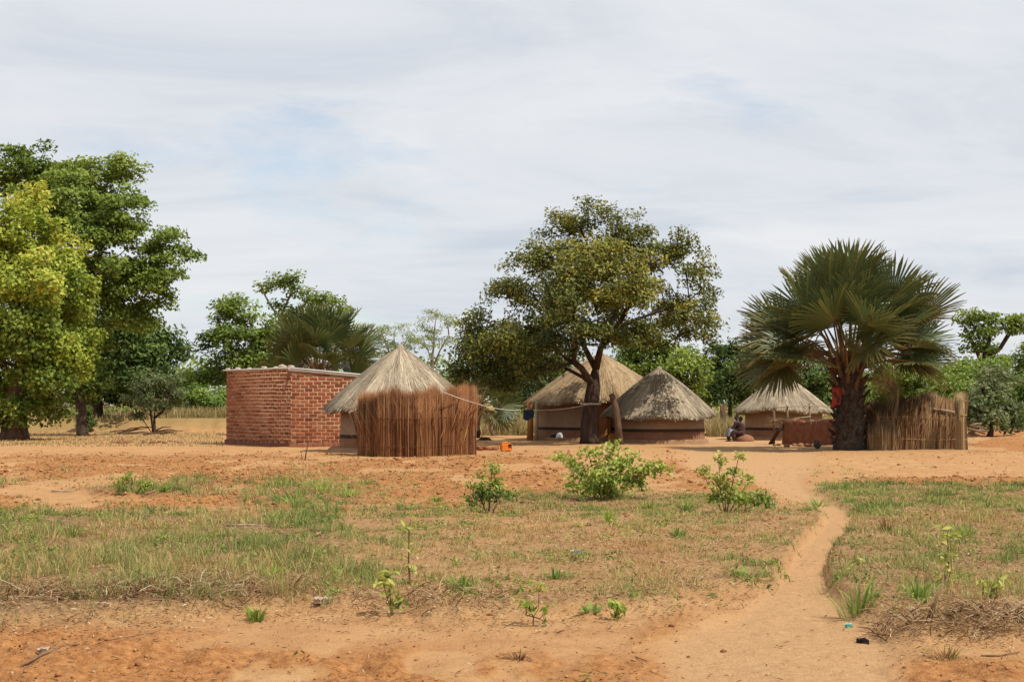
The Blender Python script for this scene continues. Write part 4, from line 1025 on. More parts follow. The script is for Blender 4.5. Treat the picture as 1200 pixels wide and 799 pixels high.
def build_palm(name, label, base, Tz, fr, R, seed, trunk_r, spread_r, mats=('palm_blade', 'palm_blade_old', 'palm_blade_dead'), nseg=44, pet=0.032):
    """fr: list of (azimuth deg, elevation deg, petiole length, old 0/1/2)"""
    rg = np.random.default_rng(seed)
    root = thing(name, base, label, 'palm')
    g = base[2]
    m = MB()
    zs = np.linspace(-0.1, Tz - g, 12); P = [(base[0] + 0.06 * math.sin(z), base[1], g + z) for z in zs]
    m.tube(P, [trunk_r * (1.25 - 0.35 * min(1, (z + .1) / (Tz - g)) + 0.05 * math.sin(z * 9)) for z in zs], 14, wob=0.14)
    part('trunk', m, 'palm_trunk', root)
    T = Vector((base[0], base[1], Tz))
    var = {}
    for o in (0, 1, 2):
        L = []
        for k in range(4):
            me = fan_mesh(R * rg.uniform(0.82, 1.12) * (0.62 if o == 2 else 1), nseg, math.radians(rg.uniform(112, 140) if o < 2 else 60), 0.5 if o < 2 else 0.25, (0.06, 0.16, 0.5)[o], (0.40, 0.25, 0.5)[o], rg, (0.15, 0.45, 0.9)[o])
            me.materials.append(MATS[mats[o]]); L.append(me)
        var[o] = L
    for (az, el, pl, old) in fr:
        a, e = math.radians(az + rg.normal(0, 5)), math.radians(el + rg.normal(0, 4))
        d = Vector((math.cos(a) * math.cos(e), math.sin(a) * math.cos(e), math.sin(e)))
        hz = Vector((math.cos(a), math.sin(a), 0))
        st = T + hz * (trunk_r * 0.55 + spread_r * 0.3 * math.cos(e)) + Vector((0, 0, rg.uniform(-0.5, 0.25) * (0.5 if old < 2 else 1.6)))
        tip = st + d * pl
        # blade leans further out than its stalk
        eb = e - math.radians((8, 22, 50)[old] * (1 if el > 0 else 0.6))
        X = Vector((math.cos(a) * math.cos(eb), math.sin(a) * math.cos(eb), math.sin(eb)))
        Z = Vector((-math.cos(a) * math.sin(eb), -math.sin(a) * math.sin(eb), math.cos(eb)))
        Yv = Z.cross(X)
        roll = Matrix.Rotation(rg.normal(0, 0.75), 3, X)
        Yv = roll @ Yv; Z = roll @ Z
        M = Matrix(((X.x, Yv.x, Z.x), (X.y, Yv.y, Z.y), (X.z, Yv.z, Z.z))).to_4x4()
        M.translation = tip - Vector(base)
        o = bpy.data.objects.new('frond', var[old][rg.integers(4)]); COL.objects.link(o)
        o.parent = root; o.matrix_basis = M
        Mi = (Matrix.Translation(Vector(base)) @ M).inverted()
        pts = [st.lerp(tip, t) + Vector((0, 0, 0.10 * pl * math.sin(math.pi * t) * math.cos(e))) for t in (0, .25, .5, .75, 1)] + [tip + X * R * 0.45 + Vector((0, 0, -.04))]
        m = MB(); m.tube([Mi @ p for p in pts], [pet * 2.3, pet * 1.3, pet * 1.05, pet * .9, pet * .75, pet * .3], 6)
        me = m.mesh('petiole', smooth=True); me.materials.append(MATS['petiole' if old == 0 else 'petiole_brown'])
        p = bpy.data.objects.new('petiole', me); COL.objects.link(p); p.parent = o
    return root, T
pb = gpt(994.5, 526.6)
rg0 = np.random.default_rng(5)
fr = []
for k in range(15): fr.append((k * 137.5 + 20, 54 + (k % 5) * 8, 2.5 + 0.16 * (k % 4), 0))
for k in range(11): fr.append((k * 33 + 8, 30 + (k % 4) * 7, 2.2 + 0.1 * (k % 3), 0))
for a_ in (158, 174, 188, 204): fr.append((a_, 20 + (a_ * 7) % 12, 2.05, 0 if a_ % 4 else 1))
for a_ in (-24, -8, 8, 24): fr.append((a_, 20 + (a_ * 11) % 12, 2.1, 0 if a_ % 3 else 1))
for a_ in (60, 95, 130): fr.append((a_, 16, 1.9, 1))
fr += [(172, 40, 2.5, 0), (-8, 42, 2.6, 0), (-92, 64, 2.3, 0), (-70, 50, 2.1, 0), (-118, 52, 2.1, 0), (178, 8, 1.9, 1), (4, 8, 2.0, 1), (-62, 30, 1.5, 1), (-30, -5, 1.0, 2), (-45, 8, .8, 2), (-140, 34, 1.8, 0), (-40, 36, 1.9, 0), (166, 9, 1.9, 0), (214, 12, 1.9, 0), (196, 10, 1.7, 1), (-16, 10, 2.0, 0), (14, 11, 1.9, 0), (-100, 40, 1.2, 0), (-80, 36, 1.0, 0)]
proot, pT = build_palm('tall_fan_palm', 'tall fan palm with a huge crown of broad fronds beside the reed fence', (pb.x, pb.y, pb.z), 2.88, fr, 1.72, 21, 0.44, 0.4, nseg=52)
def palm_boots():
    rg = np.random.default_rng(22)
    for k in range(62):                                 # old leaf stubs around the upper trunk
        a = k * 2.4; z = 0.08 + (k / 62) * 2.8
        r0 = 0.53 - 0.14 * k / 62; m = MB()
        st = Vector((pb.x + r0 * math.cos(a), pb.y + r0 * math.sin(a), z)); ln = rg.uniform(0.3, 0.8) * (0.35 + 0.65 * k / 62)
        d = Vector((math.cos(a) * 0.42, math.sin(a) * 0.42, 0.9)).normalized()
        m.tube([st, st + d * ln * .5, st + d * ln + Vector((math.cos(a) * .08, math.sin(a) * .08, 0))], [0.09, 0.065, 0.04], 6)
        o = part('leaf_stub', m, 'petiole_brown' if k > 40 else 'palm_trunk', proot)
palm_boots()
p2 = at(375, 471, 77)
fr = [(k * 137.5, 45 + (k % 5) * 9, 2.3 + 0.1 * (k % 3), 0) for k in range(22)] + [(k * 137.5 + 60, 5 + (k % 5) * 9, 1.8, 0) for k in range(18)] + [(k * 50, -18, 1.4, 1) for k in range(7)]
build_palm('bushy_fan_palm', 'bushy dark fan palm rising behind the brick house roof', (p2.x, 77, gzf(p2.x, 77)), 2.9, fr, 1.5, 23, 0.36, 0.4, nseg=36)
p3 = at(556, 471, 72)
fr = [(k * 137.5, 15 + (k % 5) * 13, 1.1 + 0.1 * (k % 3), 0) for k in range(14)] + [(k * 61, -12, 0.9, k % 2) for k in range(6)]
build_palm('low_fan_palm', 'low fan palm spreading between the reed screen and the dry grass', (p3.x, 72, gzf(p3.x, 72)), 1.5, fr, 1.05, 24, 0.22, 0.3, nseg=32)

# ------------------------------------------------------------------ mud enclosure beside the palm
def build_enclosure():
    a = gpt(921, 519.5); b = gpt(984, 522); dv = Vector((b.x - a.x, b.y - a.y, 0)); L = dv.length; dv.normalize(); nv = Vector((-dv.y, dv.x, 0))
    root = thing('mud_wall', (a.x, a.y, 0), 'low broken red mud wall enclosure between the end hut and the tall palm', 'wall')
    def wallseg(p0, p1, h0, h1, nm, th=0.14):
        n = 44; m = MB(); V = []; d = (p1 - p0); d.normalize(); w = Vector((-d.y, d.x, 0)) * th
        rg = np.random.default_rng(int(abs(p0.x * 100)))
        for i in range(n + 1):
            q = p0.lerp(p1, i / n); h = h0 + (h1 - h0) * i / n + rg.normal(0, 0.022) + 0.09 * (float(vnoise(np.array([i * .23 + p0.x]), np.array([3.3]))[0]) - .5)
            z = gzf(q.x, q.y)
            V += [tuple(q - w * 1.5)[:2] + (z - .05,), tuple(q - w * (1 + rg.normal(0, .08)))[:2] + (z + h * .5,), tuple(q - w * .8)[:2] + (z + h,), tuple(q + w * .8)[:2] + (z + h + rg.normal(0, .02),), tuple(q + w * 1.4)[:2] + (z - .05,)]
        Q = []
        for i in range(n):
            for j in range(4): Q.append([i * 5 + j, (i + 1) * 5 + j, (i + 1) * 5 + j + 1, i * 5 + j + 1])
        Q += [[0, 1, 2, 3], [n * 5 + 3, n * 5 + 2, n * 5 + 1, n * 5]]
        m.add(V, Q, [[0, 3, 4], [n * 5, n * 5 + 4, n * 5 + 3]]); part(nm, m, 'mud_red', root)
    a0 = Vector((a.x, a.y, 0)); b0 = Vector((b.x, b.y, 0))
    wallseg(a0, a0 + dv * L, 0.92, 0.98, 'mud_panel')
    wallseg(a0, a0 + nv * 2.4, 0.95, 0.9, 'mud_panel')
    wallseg(a0 + nv * 2.4, a0 + nv * 2.4 + dv * L, 0.9, 0.95, 'mud_panel')
    for px, top, mt in ((906.5, 477, 'weathered_wood'), (922, 474.5, 'weathered_wood'), (948, 473, 'weathered_wood'), (977, 478, 'weathered_wood'), (983, 478, 'pale_wood')):
        q = at(px, 471, a.y + 0.35); t = at(px + 0.5, top, a.y + 0.35); m = MB(); m.tube([(q.x, q.y, -0.05), (q.x + .02, q.y, t.z * .5), (t.x, t.y, t.z)], [0.05, 0.045, 0.04], 7, wob=.15)
        part('pole', m, mt, root)
    for (x0, y0, x1, y1) in ((907, 478, 950, 475.5), (940, 476, 985, 477.5), (920, 493, 950, 488), (945, 496, 985, 496.5)):
        m = MB(); A = at(x0, y0, a.y + 0.30); B = at(x1, y1, a.y + 0.30); m.tube([A, (A + B) / 2 + Vector((0, 0, .03)), B], 0.022, 6); part('rail', m, 'pale_wood', root)
    m = MB(); m.tube([gpt(902.5, 519), at(912, 505, a.y - .2), at(923, 492, a.y + .1)], [0.075, 0.065, 0.055], 8, wob=.15); part('leaning_pole', m, 'dark_wood', root)
    rg = np.random.default_rng(3)
    for k in range(3):
        c = at(908 + 5 * k, 493.5 - k % 2, a.y + 0.05); m = MB()
        for j in range(40):
            p = np.array(c) + rg.normal(0, 1, 3) * np.array([.12, .06, .04]); q = p + np.array([rg.normal(0, .25), rg.normal(0, .1), rg.normal(0, .05)])
            m.tube([p, q], 0.008, 3, rg.random(), cap=False)
        part('straw_heap', m, 'reed_tan', root)
    for k, (px, py) in enumerate(((952, 493.5), (962, 494), (934, 491.5))):   # things lying on the wall top
        c = at(px, py, a.y); m = MB(); m.ell(c, (0.11, 0.07, 0.045), 8, 5, wob=.3)
        part('wall_lump', m, 'mud_red' if k else 'stone', root)
    for k in range(9):
        q = gpt(906 + k * 8 + rg.normal(0, 2), 520.5 + rg.random() * 2); r = rg.uniform(.05, .12)
        m = MB(); m.ell((q.x, q.y, q.z + r * .4), (r * 1.3, r, r * .7), 7, 5, wob=.4)
        o = link('earth_clod', m.mesh('earth_clod', q), 'rubble'); o.location = q
        tag(o, 'red clod of earth fallen at the foot of the low mud wall', 'clod', 'clods under the mud wall')
build_enclosure()

# ------------------------------------------------------------------ yard objects
q = gpt(727, 521)
m = MB(); m.tube([(q.x, q.y, -0.1), at(724.5, 500, q.y), at(722, 480, q.y), at(719, 467, q.y), at(716, 461.5, q.y)], [0.15, 0.13, 0.125, 0.12, 0.11], 9, wob=.12)
single('curved_post', m, 'bark_brown', (q.x, q.y, q.z), 'thick curved wooden post standing before the pale coned hut', 'post', smooth=True)
# washing line from the reed screen to the broad tree
def build_line():
    p0 = at(520, 459.5, 46.2); p1 = at(556, 472, 47.5); p2 = at(618, 480, 60.3); p3 = at(690, 473.5, 60.15)
    root = thing('washing_line', (p2.x, p2.y, gzf(p2.x, p2.y)), 'pale rope washing line strung from reed screen to broad tree trunk', 'rope')
    m = MB(); m.tube(sagline(p0, p1, 0.02, 6) + sagline(p1, p2, 0.10, 16)[1:] + sagline(p2, p3, 0.10, 14)[1:], 0.013, 5); part('rope', m, 'rope', root)
    m = MB()
    for k in range(3): m.revolve([(0.40 + .012 * k, p3.z - 0.02 + k * .02), (0.415 + .012 * k, p3.z - 0.01 + k * .02), (0.40, p3.z + k * .02)], at(692, 471, 60.6).x, 60.6, 20)
    part('tie', m, 'rope', root)
    # dark garment pegged over the rope
    t = (613.5 - 556) / 62; m = MB()
    A = at(613, 480.5, 59.2); B = at(626, 480.6, 60.35)
    nx, nz = 10, 8; V = []
    for s in (-1, 1):
        for i in range(nx + 1):
            for j in range(nz + 1):
                u, v = i / nx, j / nz
                w = A.lerp(B, u) if True else None
                fall = 0.42 * (1.0 if s < 0 else 0.8) * (0.85 + 0.15 * math.sin(u * 5))
                V.append((w.x, w.y + s * (0.012 + 0.03 * v + 0.02 * math.sin(u * 14 + v * 2)), w.z + 0.02 - fall * v))
    Q = []
    for s in range(2):
        o = s * (nx + 1) * (nz + 1)
        for i in range(nx):
            for j in range(nz):
                a = o + i * (nz + 1) + j; Q.append([a, a + 1, a + nz + 2, a + nz + 1])
    for i in range(nx):
        a = i * (nz + 1); b = (nx + 1) * (nz + 1) + a; Q.append([a, a + nz + 1, b + nz + 1, b])
    m.add(V, Q); single('hanging_garment', m, 'navy_cloth', (A.x, A.y, A.z - 0.4), 'navy blue garment hanging on the washing line', 'clothing', smooth=True)
build_line()
def jerrycan(px, py, w, h, d, mt, label, rz, nm):
    q = gpt(px, py); root = thing(nm, (q.x, q.y, q.z), label, 'container')
    bm = bmesh.new(); R = rotz(rz)
    def addbox(c, hs, bev):
        r = bmesh.ops.create_cube(bm, size=2); vs = r['verts']
        for v in vs: v.co = Vector(hs) * 1 * Vector((1, 1, 1)) if False else Vector((v.co.x * hs[0] + c[0], v.co.y * hs[1] + c[1], v.co.z * hs[2] + c[2]))
        es = list({e for v in vs for e in v.link_edges}); bmesh.ops.bevel(bm, geom=es, offset=bev, segments=2, affect='EDGES')
    addbox((0, 0, h * .5), (w / 2, d / 2, h * .5), 0.04)
    for k in range(3): addbox((0, 0, h * (.25 + .25 * k)), (w / 2 + .006, d / 2 + .006, .012), 0.004)
    for v in bm.verts: v.co = Vector(R @ np.array(v.co))
    me = bpy.data.meshes.new('body'); bm.to_mesh(me); bm.free(); link('body', me, mt, root)
    m = MB(); o = np.array([q.x, q.y, q.z]); f = lambda *p: o + R @ np.array(p)
    m.tube([f(-w * .3, 0, h * .97), f(-w * .28, 0, h * 1.1), f(w * .1, 0, h * 1.12), f(w * .16, 0, h * .97)], 0.018, 6); part('handle', m, mt, root)
    m = MB(); m.tube([f(w * .33, 0, h * .96), f(w * .33, 0, h * 1.06)], 0.035, 9); part('neck', m, mt, root)
    m = MB(); V = [f(w * .12, -d / 2 - .009, h * .45), f(w * .4, -d / 2 - .009, h * .45), f(w * .42, -d / 2 - .009, h * .85), f(w * .3, -d / 2 - .009, h * .93), f(w * .1, -d / 2 - .009, h * .85)]
    V += [v + R @ np.array([0, .006, 0]) for v in V]
    m.add(V, [[0, 1, 6, 5], [1, 2, 7, 6], [2, 3, 8, 7], [3, 4, 9, 8], [4, 0, 5, 9]], [[0, 1, 2], [0, 2, 3], [0, 3, 4]]); part('opening_shade_plate', m, 'painted_inside_shade', root)  # no real hole: dark plate on the closed side, painted as shaded inside
jerrycan(593, 529.3, 0.37, 0.27, 0.24, 'orange_plastic', 'orange plastic container with a cut side on the yard sand', 0.25, 'orange_container')
jerrycan(719, 517.5, 0.40, 0.30, 0.26, 'yellow_plastic', 'yellow plastic container between the curved post and the tree trunk', 0.1, 'yellow_container')
rg = np.random.default_rng(61)
for k in range(9):
    q = gpt(559 + k * 2.6 + rg.normal(0, 1), 527.5 + rg.normal(0, .6)); m = MB()
    m.box((q.x, q.y, q.z + .055), (0.14, 0.07, 0.055), euler(rg.normal(0, .15), rg.normal(0, .15), rg.random() * 3))
    o = single('loose_brick', m, 'brick', (q.x, q.y, q.z), 'red brick in the loose heap beside the reed screen', 'brick', 'loose bricks beside the reed screen')
for k in range(16):
    x = 135 + k * 5 if k > 5 else 136 + k * 3.4
    q = gpt(x + rg.normal(0, 1.5), 518.5 + rg.normal(0, .7)); m = MB(); r = rg.uniform(.035, .08)
    m.box((q.x, q.y, q.z + r * .5), (r * 1.4, r, r * .7), euler(rg.normal(0, .2), rg.normal(0, .2), rg.random() * 3))
    single('broken_brick', m, 'rubble', (q.x, q.y, q.z), 'broken brick lying in a scatter on the sand left of the brick house', 'brick', 'broken bricks on the sand')
def heap(px, py, r, mt, label, nm, cat, sd, lift=0.0):
    q = gpt(px, py); rg = np.random.default_rng(sd); m = MB(); n, k = 18, 7; V = []
    for j in range(k + 1):
        t = j / k
        for i in range(n):
            a = i * 2 * math.pi / n
            rr = math.cos(t * math.pi / 2) ** 0.7 * (1 + 0.22 * math.sin(3 * a + sd) + 0.15 * math.sin(7 * a + 3 * t + sd) + rg.normal(0, .05))
            V.append((q.x + r[0] * rr * math.cos(a), q.y + r[1] * rr * math.sin(a), q.z + lift + r[2] * (math.sin(t * math.pi / 2) + 0.12 * rg.normal() * (1 - t))))
    kk = np.arange(n); Q = np.concatenate([np.stack([j * n + kk, j * n + (kk + 1) % n, (j + 1) * n + (kk + 1) % n, (j + 1) * n + kk], 1) for j in range(k)])
    m.add(V, Q); single(nm, m, mt, (q.x, q.y, q.z + lift), label, cat, smooth=True)
heap(567, 516, (0.26, 0.16, 0.12), 'black_cloth', 'black cloth heap on the sand before the dry grass bank', 'cloth_heap', 'cloth', 2)
heap(650, 516.9, (0.17, 0.13, 0.13), 'black_cloth', 'black cloth bundle on the step of the brown hut', 'cloth_bundle', 'cloth', 3, 0.16)
heap(656, 517.0, (0.13, 0.12, 0.22), 'white_cloth', 'white cloth bundle on the step of the brown hut', 'cloth_bundle', 'cloth', 5, 0.16)
# red garment hung on the palm's left side
m = MB(); A = at(974.5, 454, pb.y - .35); V = []
for s in (-1, 1):
    for i in range(7):
        for j in range(9):
            u, v = i / 6, j / 8
            V.append((A.x + 0.30 * u + 0.03 * math.sin(v * 4), A.y + 0.04 * math.sin(u * 9 + v * 2) + s * .012, A.z - 0.70 * v * (0.92 + .08 * math.cos(u * 4))))
Q = []
for s in range(2):
    for i in range(6):
        for j in range(8): a = s * 63 + i * 9 + j; Q.append([a, a + 1, a + 10, a + 9])
for i in range(6): a = i * 9; Q.append([a, a + 9, a + 72, a + 63])
m.add(V, Q); single('red_garment', m, 'red_cloth', (A.x, A.y, A.z - .7), 'red garment hanging from a frond stalk of the tall palm', 'clothing', smooth=True)
# logs beyond the fence end
for k, (x0, y0, x1, y1, r) in enumerate(((1136, 503, 1154, 508, .06), (1137, 499, 1150, 496, .05), (1139, 505, 1158, 505, .05), (1136, 507, 1148, 510, .07), (1140, 500, 1156, 502, .04))):
    Yl = 58.5 + .3 * k; A = at(x0, y0, Yl); B = at(x1, y1, Yl + .8); m = MB(); A.z = max(A.z, .08); B.z = max(B.z, .3)
    m.tube([A, (A + B) / 2 + Vector((0, 0, .03)), B], [r, r * .9, r * .7], 7, wob=.2)
    single('dry_log', m, 'weathered_wood', (A.x, A.y, 0), 'dry log in the loose pile behind the end of the reed fence', 'log', 'logs behind the reed fence')
q = gpt(847, 512.5); m = MB(); m.tube([(q.x, q.y + 6, -.1), at(847, 492, q.y + 6), at(847.5, 474.5, q.y + 6)], [.16, .15, .17], 9, wob=.15)
single('tree_stump', m, 'bark_brown', (q.x, q.y + 6, gzf(q.x, q.y + 6)), 'cut tree stump in the dry grass between the pale coned hut and the people', 'stump', smooth=True)
q = gpt(577, 516)
m = MB(); m.tube([(q.x - .05, q.y + 9, -.1), at(575, 500, q.y + 9), at(577, 482, q.y + 9)], [.12, .1, .07], 8, wob=.15); m.tube([at(575, 500, q.y + 9), at(582, 490, q.y + 9), at(585, 480, q.y + 9)], [.08, .06, .04], 6)
single('forked_stump', m, 'bark_pale', (q.x, q.y + 9, gzf(q.x, q.y + 9)), 'forked pale stump in front of the dry grass bank', 'stump', smooth=True)
# brushwood and bent branches left of the house
for k in range(12):
    rx = rg.uniform(0, 1); x0 = 128 + 60 * rx; Yb = rg.uniform(76, 83); A = at(x0, 471, Yb); A.z = gzf(A.x, Yb) + .04
    ang = rg.uniform(-.5, .5); ln = rg.uniform(.8, 2.2); B = A + Vector((ln * math.cos(ang), ln * math.sin(ang), rg.uniform(0, .35))); m = MB()
    m.tube([A, (A + B) / 2 + Vector((0, .1, rg.uniform(0, .2))), B], [.05, .04, .015], 6)
    single('fallen_branch', m, 'weathered_wood', (A.x, A.y, A.z), 'fallen grey branch on the sand before the earth bank', 'branch', 'fallen branches near the bank')
# forked twig and dry stick by the house
q = gpt(357, 539); m = MB(); m.tube([q - Vector((0, 0, .05)), q + Vector((.05, 0, .3)), q + Vector((.15, 0, .62))], [.02, .018, .012], 6); m.tube([q + Vector((-.06, 0, 0)), q + Vector((-.1, 0, .22))], [.015, .008], 5)
single('upright_stick', m, 'bark_brown', (q.x, q.y, q.z), 'thin crooked stick stuck upright in the sand before the brick house', 'stick')

# ------------------------------------------------------------------ people and hen
def remesh(o, vox):
    md = o.modifiers.new('remesh', 'REMESH'); md.mode = 'VOXEL'; md.voxel_size = vox; md.use_smooth_shade = True
    sm = o.modifiers.new('smooth', 'SMOOTH'); sm.factor = 0.5; sm.iterations = 3
def build_person(ox, oy, oz, face, s, top, skirt, label, lean, hair, armdown):
    """seated figure; local x = facing direction, seat at local z=0"""
    root = thing('person', (ox, oy, oz), label, 'person'); R = rotz(face)
    f = lambda *p: np.array([ox, oy, oz]) + R @ (np.array(p) * s)
    hip = (0, 0, .10); ch = (lean * .6, 0, .42); nk = (lean * .9, 0, .56); hd = (lean + .03, 0, .72)
    b = MB()
    b.tube([f(0, 0, .03), f(lean * .2, 0, .16), f(*ch), f(lean * .85, 0, .52), f(*nk), f(lean + .01, 0, .64)], np.array([.15, .13, .145, .11, .05, .048]) * s, 12)
    b.ell(f(*hd), np.array([.092, .075, .115]) * s, 14, 10, rot=R); b.ell(f(hd[0] + .035, 0, hd[2] - .06), np.array([.055, .05, .05]) * s, 10, 8, rot=R)
    b.ell(f(hd[0] + .098, 0, hd[2] - .015), np.array([.018, .015, .02]) * s, 8, 6)
    for sd in (-1, 1):
        b.ell(f(hd[0] - .005, sd * .078, hd[2] - .01), np.array([.018, .012, .03]) * s, 8, 6)
        b.tube([f(.02, sd * .085, .07), f(.24, sd * .10, .11), f(.42, sd * .10, .10)], np.array([.085, .075, .06]) * s, 10)
        b.tube([f(.42, sd * .10, .10), f(.43, sd * .10, -.12), f(.40, sd * .10, -.30)], np.array([.058, .052, .035]) * s, 10)
        b.tube([f(.37, sd * .10, -.325), f(.46, sd * .105, -.33), f(.56, sd * .115, -.345)], np.array([.034, .036, .024]) * s, 8)
        sh = (lean * .8, sd * .165, .48); el = (lean * .5 + .12, sd * .20, .26) if armdown[0 if sd < 0 else 1] else (lean * .6 + .16, sd * .19, .30)
        wr = (.30, sd * .11, .185) if armdown[0 if sd < 0 else 1] else (.34, sd * .06, .32)
        b.tube([f(*sh), f(*el)], np.array([.05, .04]) * s, 9); b.tube([f(*el), f(*wr)], np.array([.04, .027]) * s, 9)
        wv = np.array(wr); b.ell(f(wv[0] + .035, wv[1], wv[2] - .005), np.array([.045, .036, .018]) * s, 9, 6, rot=R)
        for k, (dy, fl) in enumerate(((-.027, .055), (-.009, .068), (.009, .062), (.026, .048))):
            b.tube([f(wv[0] + .065, wv[1] + dy, wv[2] - .003), f(wv[0] + .065 + fl * .6, wv[1] + dy * 1.15, wv[2] - .012), f(wv[0] + .065 + fl, wv[1] + dy * 1.2, wv[2] - .035)], np.array([.0095, .009, .0075]) * s, 6)
        b.tube([f(wv[0] + .02, wv[1] - sd * .03, wv[2]), f(wv[0] + .055, wv[1] - sd * .055, wv[2] - .012), f(wv[0] + .08, wv[1] - sd * .058, wv[2] - .02)], np.array([.012, .0105, .008]) * s, 6)
    body = part('body', b, 'skin', root); remesh(body, 0.0075)
    t = MB(); t.tube([f(0, 0, .06), f(lean * .2, 0, .17), f(*ch), f(lean * .85, 0, .515), f(lean * .9, 0, .545)], np.array([.165, .15, .165, .135, .075]) * s, 14)
    for sd in (-1, 1): t.tube([f(lean * .8, sd * .14, .485), f(lean * .62 + .05, sd * .185, .37)], np.array([.068, .062]) * s, 9)
    o = part('shirt', t, top, root); remesh(o, 0.012)
    k = MB(); k.tube([f(-.02, 0, .07), f(.05, 0, .10)], np.array([.175, .175]) * s, 14)
    for sd in (-1, 1):
        k.tube([f(.0, sd * .07, .075), f(.24, sd * .085, .105), f(.44, sd * .085, .095)], np.array([.12, .11, .10]) * s, 10); k.tube([f(.43, sd * .085, .10), f(.44, sd * .085, -.12)], np.array([.095, .105]) * s, 10)
    o = part('skirt', k, skirt, root); remesh(o, 0.012)
    h = MB(); h.ell(f(hd[0] - .022, 0, hd[2] + .035), np.array([.095, .085, .10]) * s * hair, 14, 10, rot=R, wob=.08); part('hair', h, 'hair', root, True)
    for sd in (-1, 1):
        e = MB(); e.ell(f(hd[0] + .083, sd * .03, hd[2] + .005), np.array([.008, .012, .007]) * s, 8, 6); part('eye', e, 'white_cloth', root)
    e = MB(); e.ell(f(hd[0] + .085, 0, hd[2] - .062), np.array([.008, .022, .007]) * s, 8, 6); part('mouth', e, 'comb_dark', root)
noise_mat('comb_dark', 20, [(0.3, (0.06, 0.018, 0.014)), (0.7, (0.09, 0.028, 0.022))])
def people():
    g = gpt(866, 517.5)
    m = MB(); c = gpt(872, 516.3); V = []
    m.ell((c.x + .02, c.y + .25, c.z + .06), (0.46, 0.40, 0.25), 20, 10, wob=.05)
    single('mud_bench', m, 'mud_plinth', (c.x, c.y, c.z), 'low rounded mud bench the two people sit on', 'bench', smooth=True)
    build_person(c.x - .07, c.y + .10, c.z + .30, math.radians(187), 0.90, 'brown_cloth', 'brown_cloth', 'person in dark clothes sitting against the hut wall, forearms on the thighs', .05, 1.1, (True, True))
    build_person(c.x - .22, c.y + .42, c.z + .33, math.radians(196), 0.98, 'purple_cloth', 'blue_grey_cloth', 'person in purple top and pale blue grey skirt sitting upright on the bench', .02, .95, (True, False))
people()
def build_hen(px, py):
    q = gpt(px, py); root = thing('hen', (q.x, q.y, q.z), 'black hen standing on the sand beside the palm trunk', 'hen'); a = math.radians(-82); R = rotz(a); s = 1.12
    f = lambda *p: np.array(q) + R @ (np.array(p) * s)
    b = MB(); b.ell(f(0, 0, .19), (.15, .095, .10), 14, 10, rot=R); b.tube([f(.08, 0, .21), f(.13, 0, .29), f(.145, 0, .34)], [.075, .045, .034], 10); b.ell(f(.155, 0, .355), (.038, .03, .034), 10, 8, rot=R)
    b.tube([f(-.10, 0, .21), f(-.17, 0, .28), f(-.21, 0, .33)], [.07, .05, .015], 8); b.ell(f(.01, 0, .14), (.10, .08, .07), 12, 8, rot=R)
    o = part('body', b, 'feather_black', root); remesh(o, .008)
    for sd in (-1, 1):
        m = MB(); m.ell(f(-.02, sd * .085, .20), (.11, .022, .065), 12, 8, rot=R); part('wing', m, 'feather_black', root, True)
        m = MB(); m.tube([f(.0, sd * .04, .10), f(.01, sd * .04, .0)], [.012, .009], 6)
        for t in (-.5, 0, .5): m.tube([f(.01, sd * .04, .008), f(.055, sd * .04 + t * .05, .005)], [.007, .004], 5)
        part('leg', m, 'beak_yellow', root)
    m = MB(); m.tube([f(.185, 0, .352), f(.215, 0, .345)], [.012, .002], 6); part('beak', m, 'beak_yellow', root)
    m = MB(); [m.ell(f(.135 + .018 * k, 0, .39), (.011, .006, .018), 8, 6, rot=R) for k in range(3)]; part('comb', m, 'comb_red', root)
build_hen(958, 528.6)

# ------------------------------------------------------------------ foreground shrubs and seedlings
def build_shrub(name, label, px, py, lobes, leafmat='leaf_shrub', leaf=(0.085, 0.045), per=26, dens=1.0, cl_r=0.11, stems=6, seed=1, cat='shrub', group=None, tone0=0.5, rt=0.02, bark='bark_brown', hi=.45, upb=.35):
    """lobes in photo pixels around the plant, at the plant's own distance"""
    b = gpt(px, py); Y = b.y
    limbs = []
    rg = np.random.default_rng(seed)
    for k in range(stems):
        lb = lobes[k % len(lobes)]
        limbs.append(((px, py), ((px + lb[0]) / 2 + rg.normal(0, 2), (py + lb[1]) / 2, rg.normal(0, .08)), (lb[0], lb[1], lb[4] if len(lb) > 4 else 0)))
    dens *= 1.25; per = int(per * 1.15); tone0 += .2
    ty = py - 0.25 * (py - min(q[1] for q in lobes))
    return build_tree(name, label, Y, [(px, py), (px, ty)], lobes, rt, leafmat, leaf, per, dens, cl_r, limbs=limbs, bark=bark, seed=seed, cat=cat, group=group, tone0=tone0, step=0.12, rtip=0.0025, hi_tone=hi, upb=upb, parts=('stems', 'leaves'), flare=1.1, tvar=.25)
build_shrub('bright_shrub', 'large bright green shrub with many upright leafy shoots before the broad tree', 707, 588,
    [(690, 532, 14, 10, 0), (710, 540, 18, 12, .2), (735, 542, 18, 12, -.2), (755, 548, 14, 9, 0), (668, 543, 12, 8, 0), (655, 536, 7, 5, 0, .7), (720, 525, 9, 6, 0, .8), (700, 556, 30, 14, -.2), (740, 562, 22, 12, .2), (680, 566, 18, 12, -.2), (715, 574, 28, 10, 0), (766, 545, 5, 5, 0, .6), (778, 549, 3, 4, 0, .6)],
    per=16, dens=.85, cl_r=.13, leaf=(0.105, 0.055), stems=12, seed=101, tone0=.56, rt=.03)
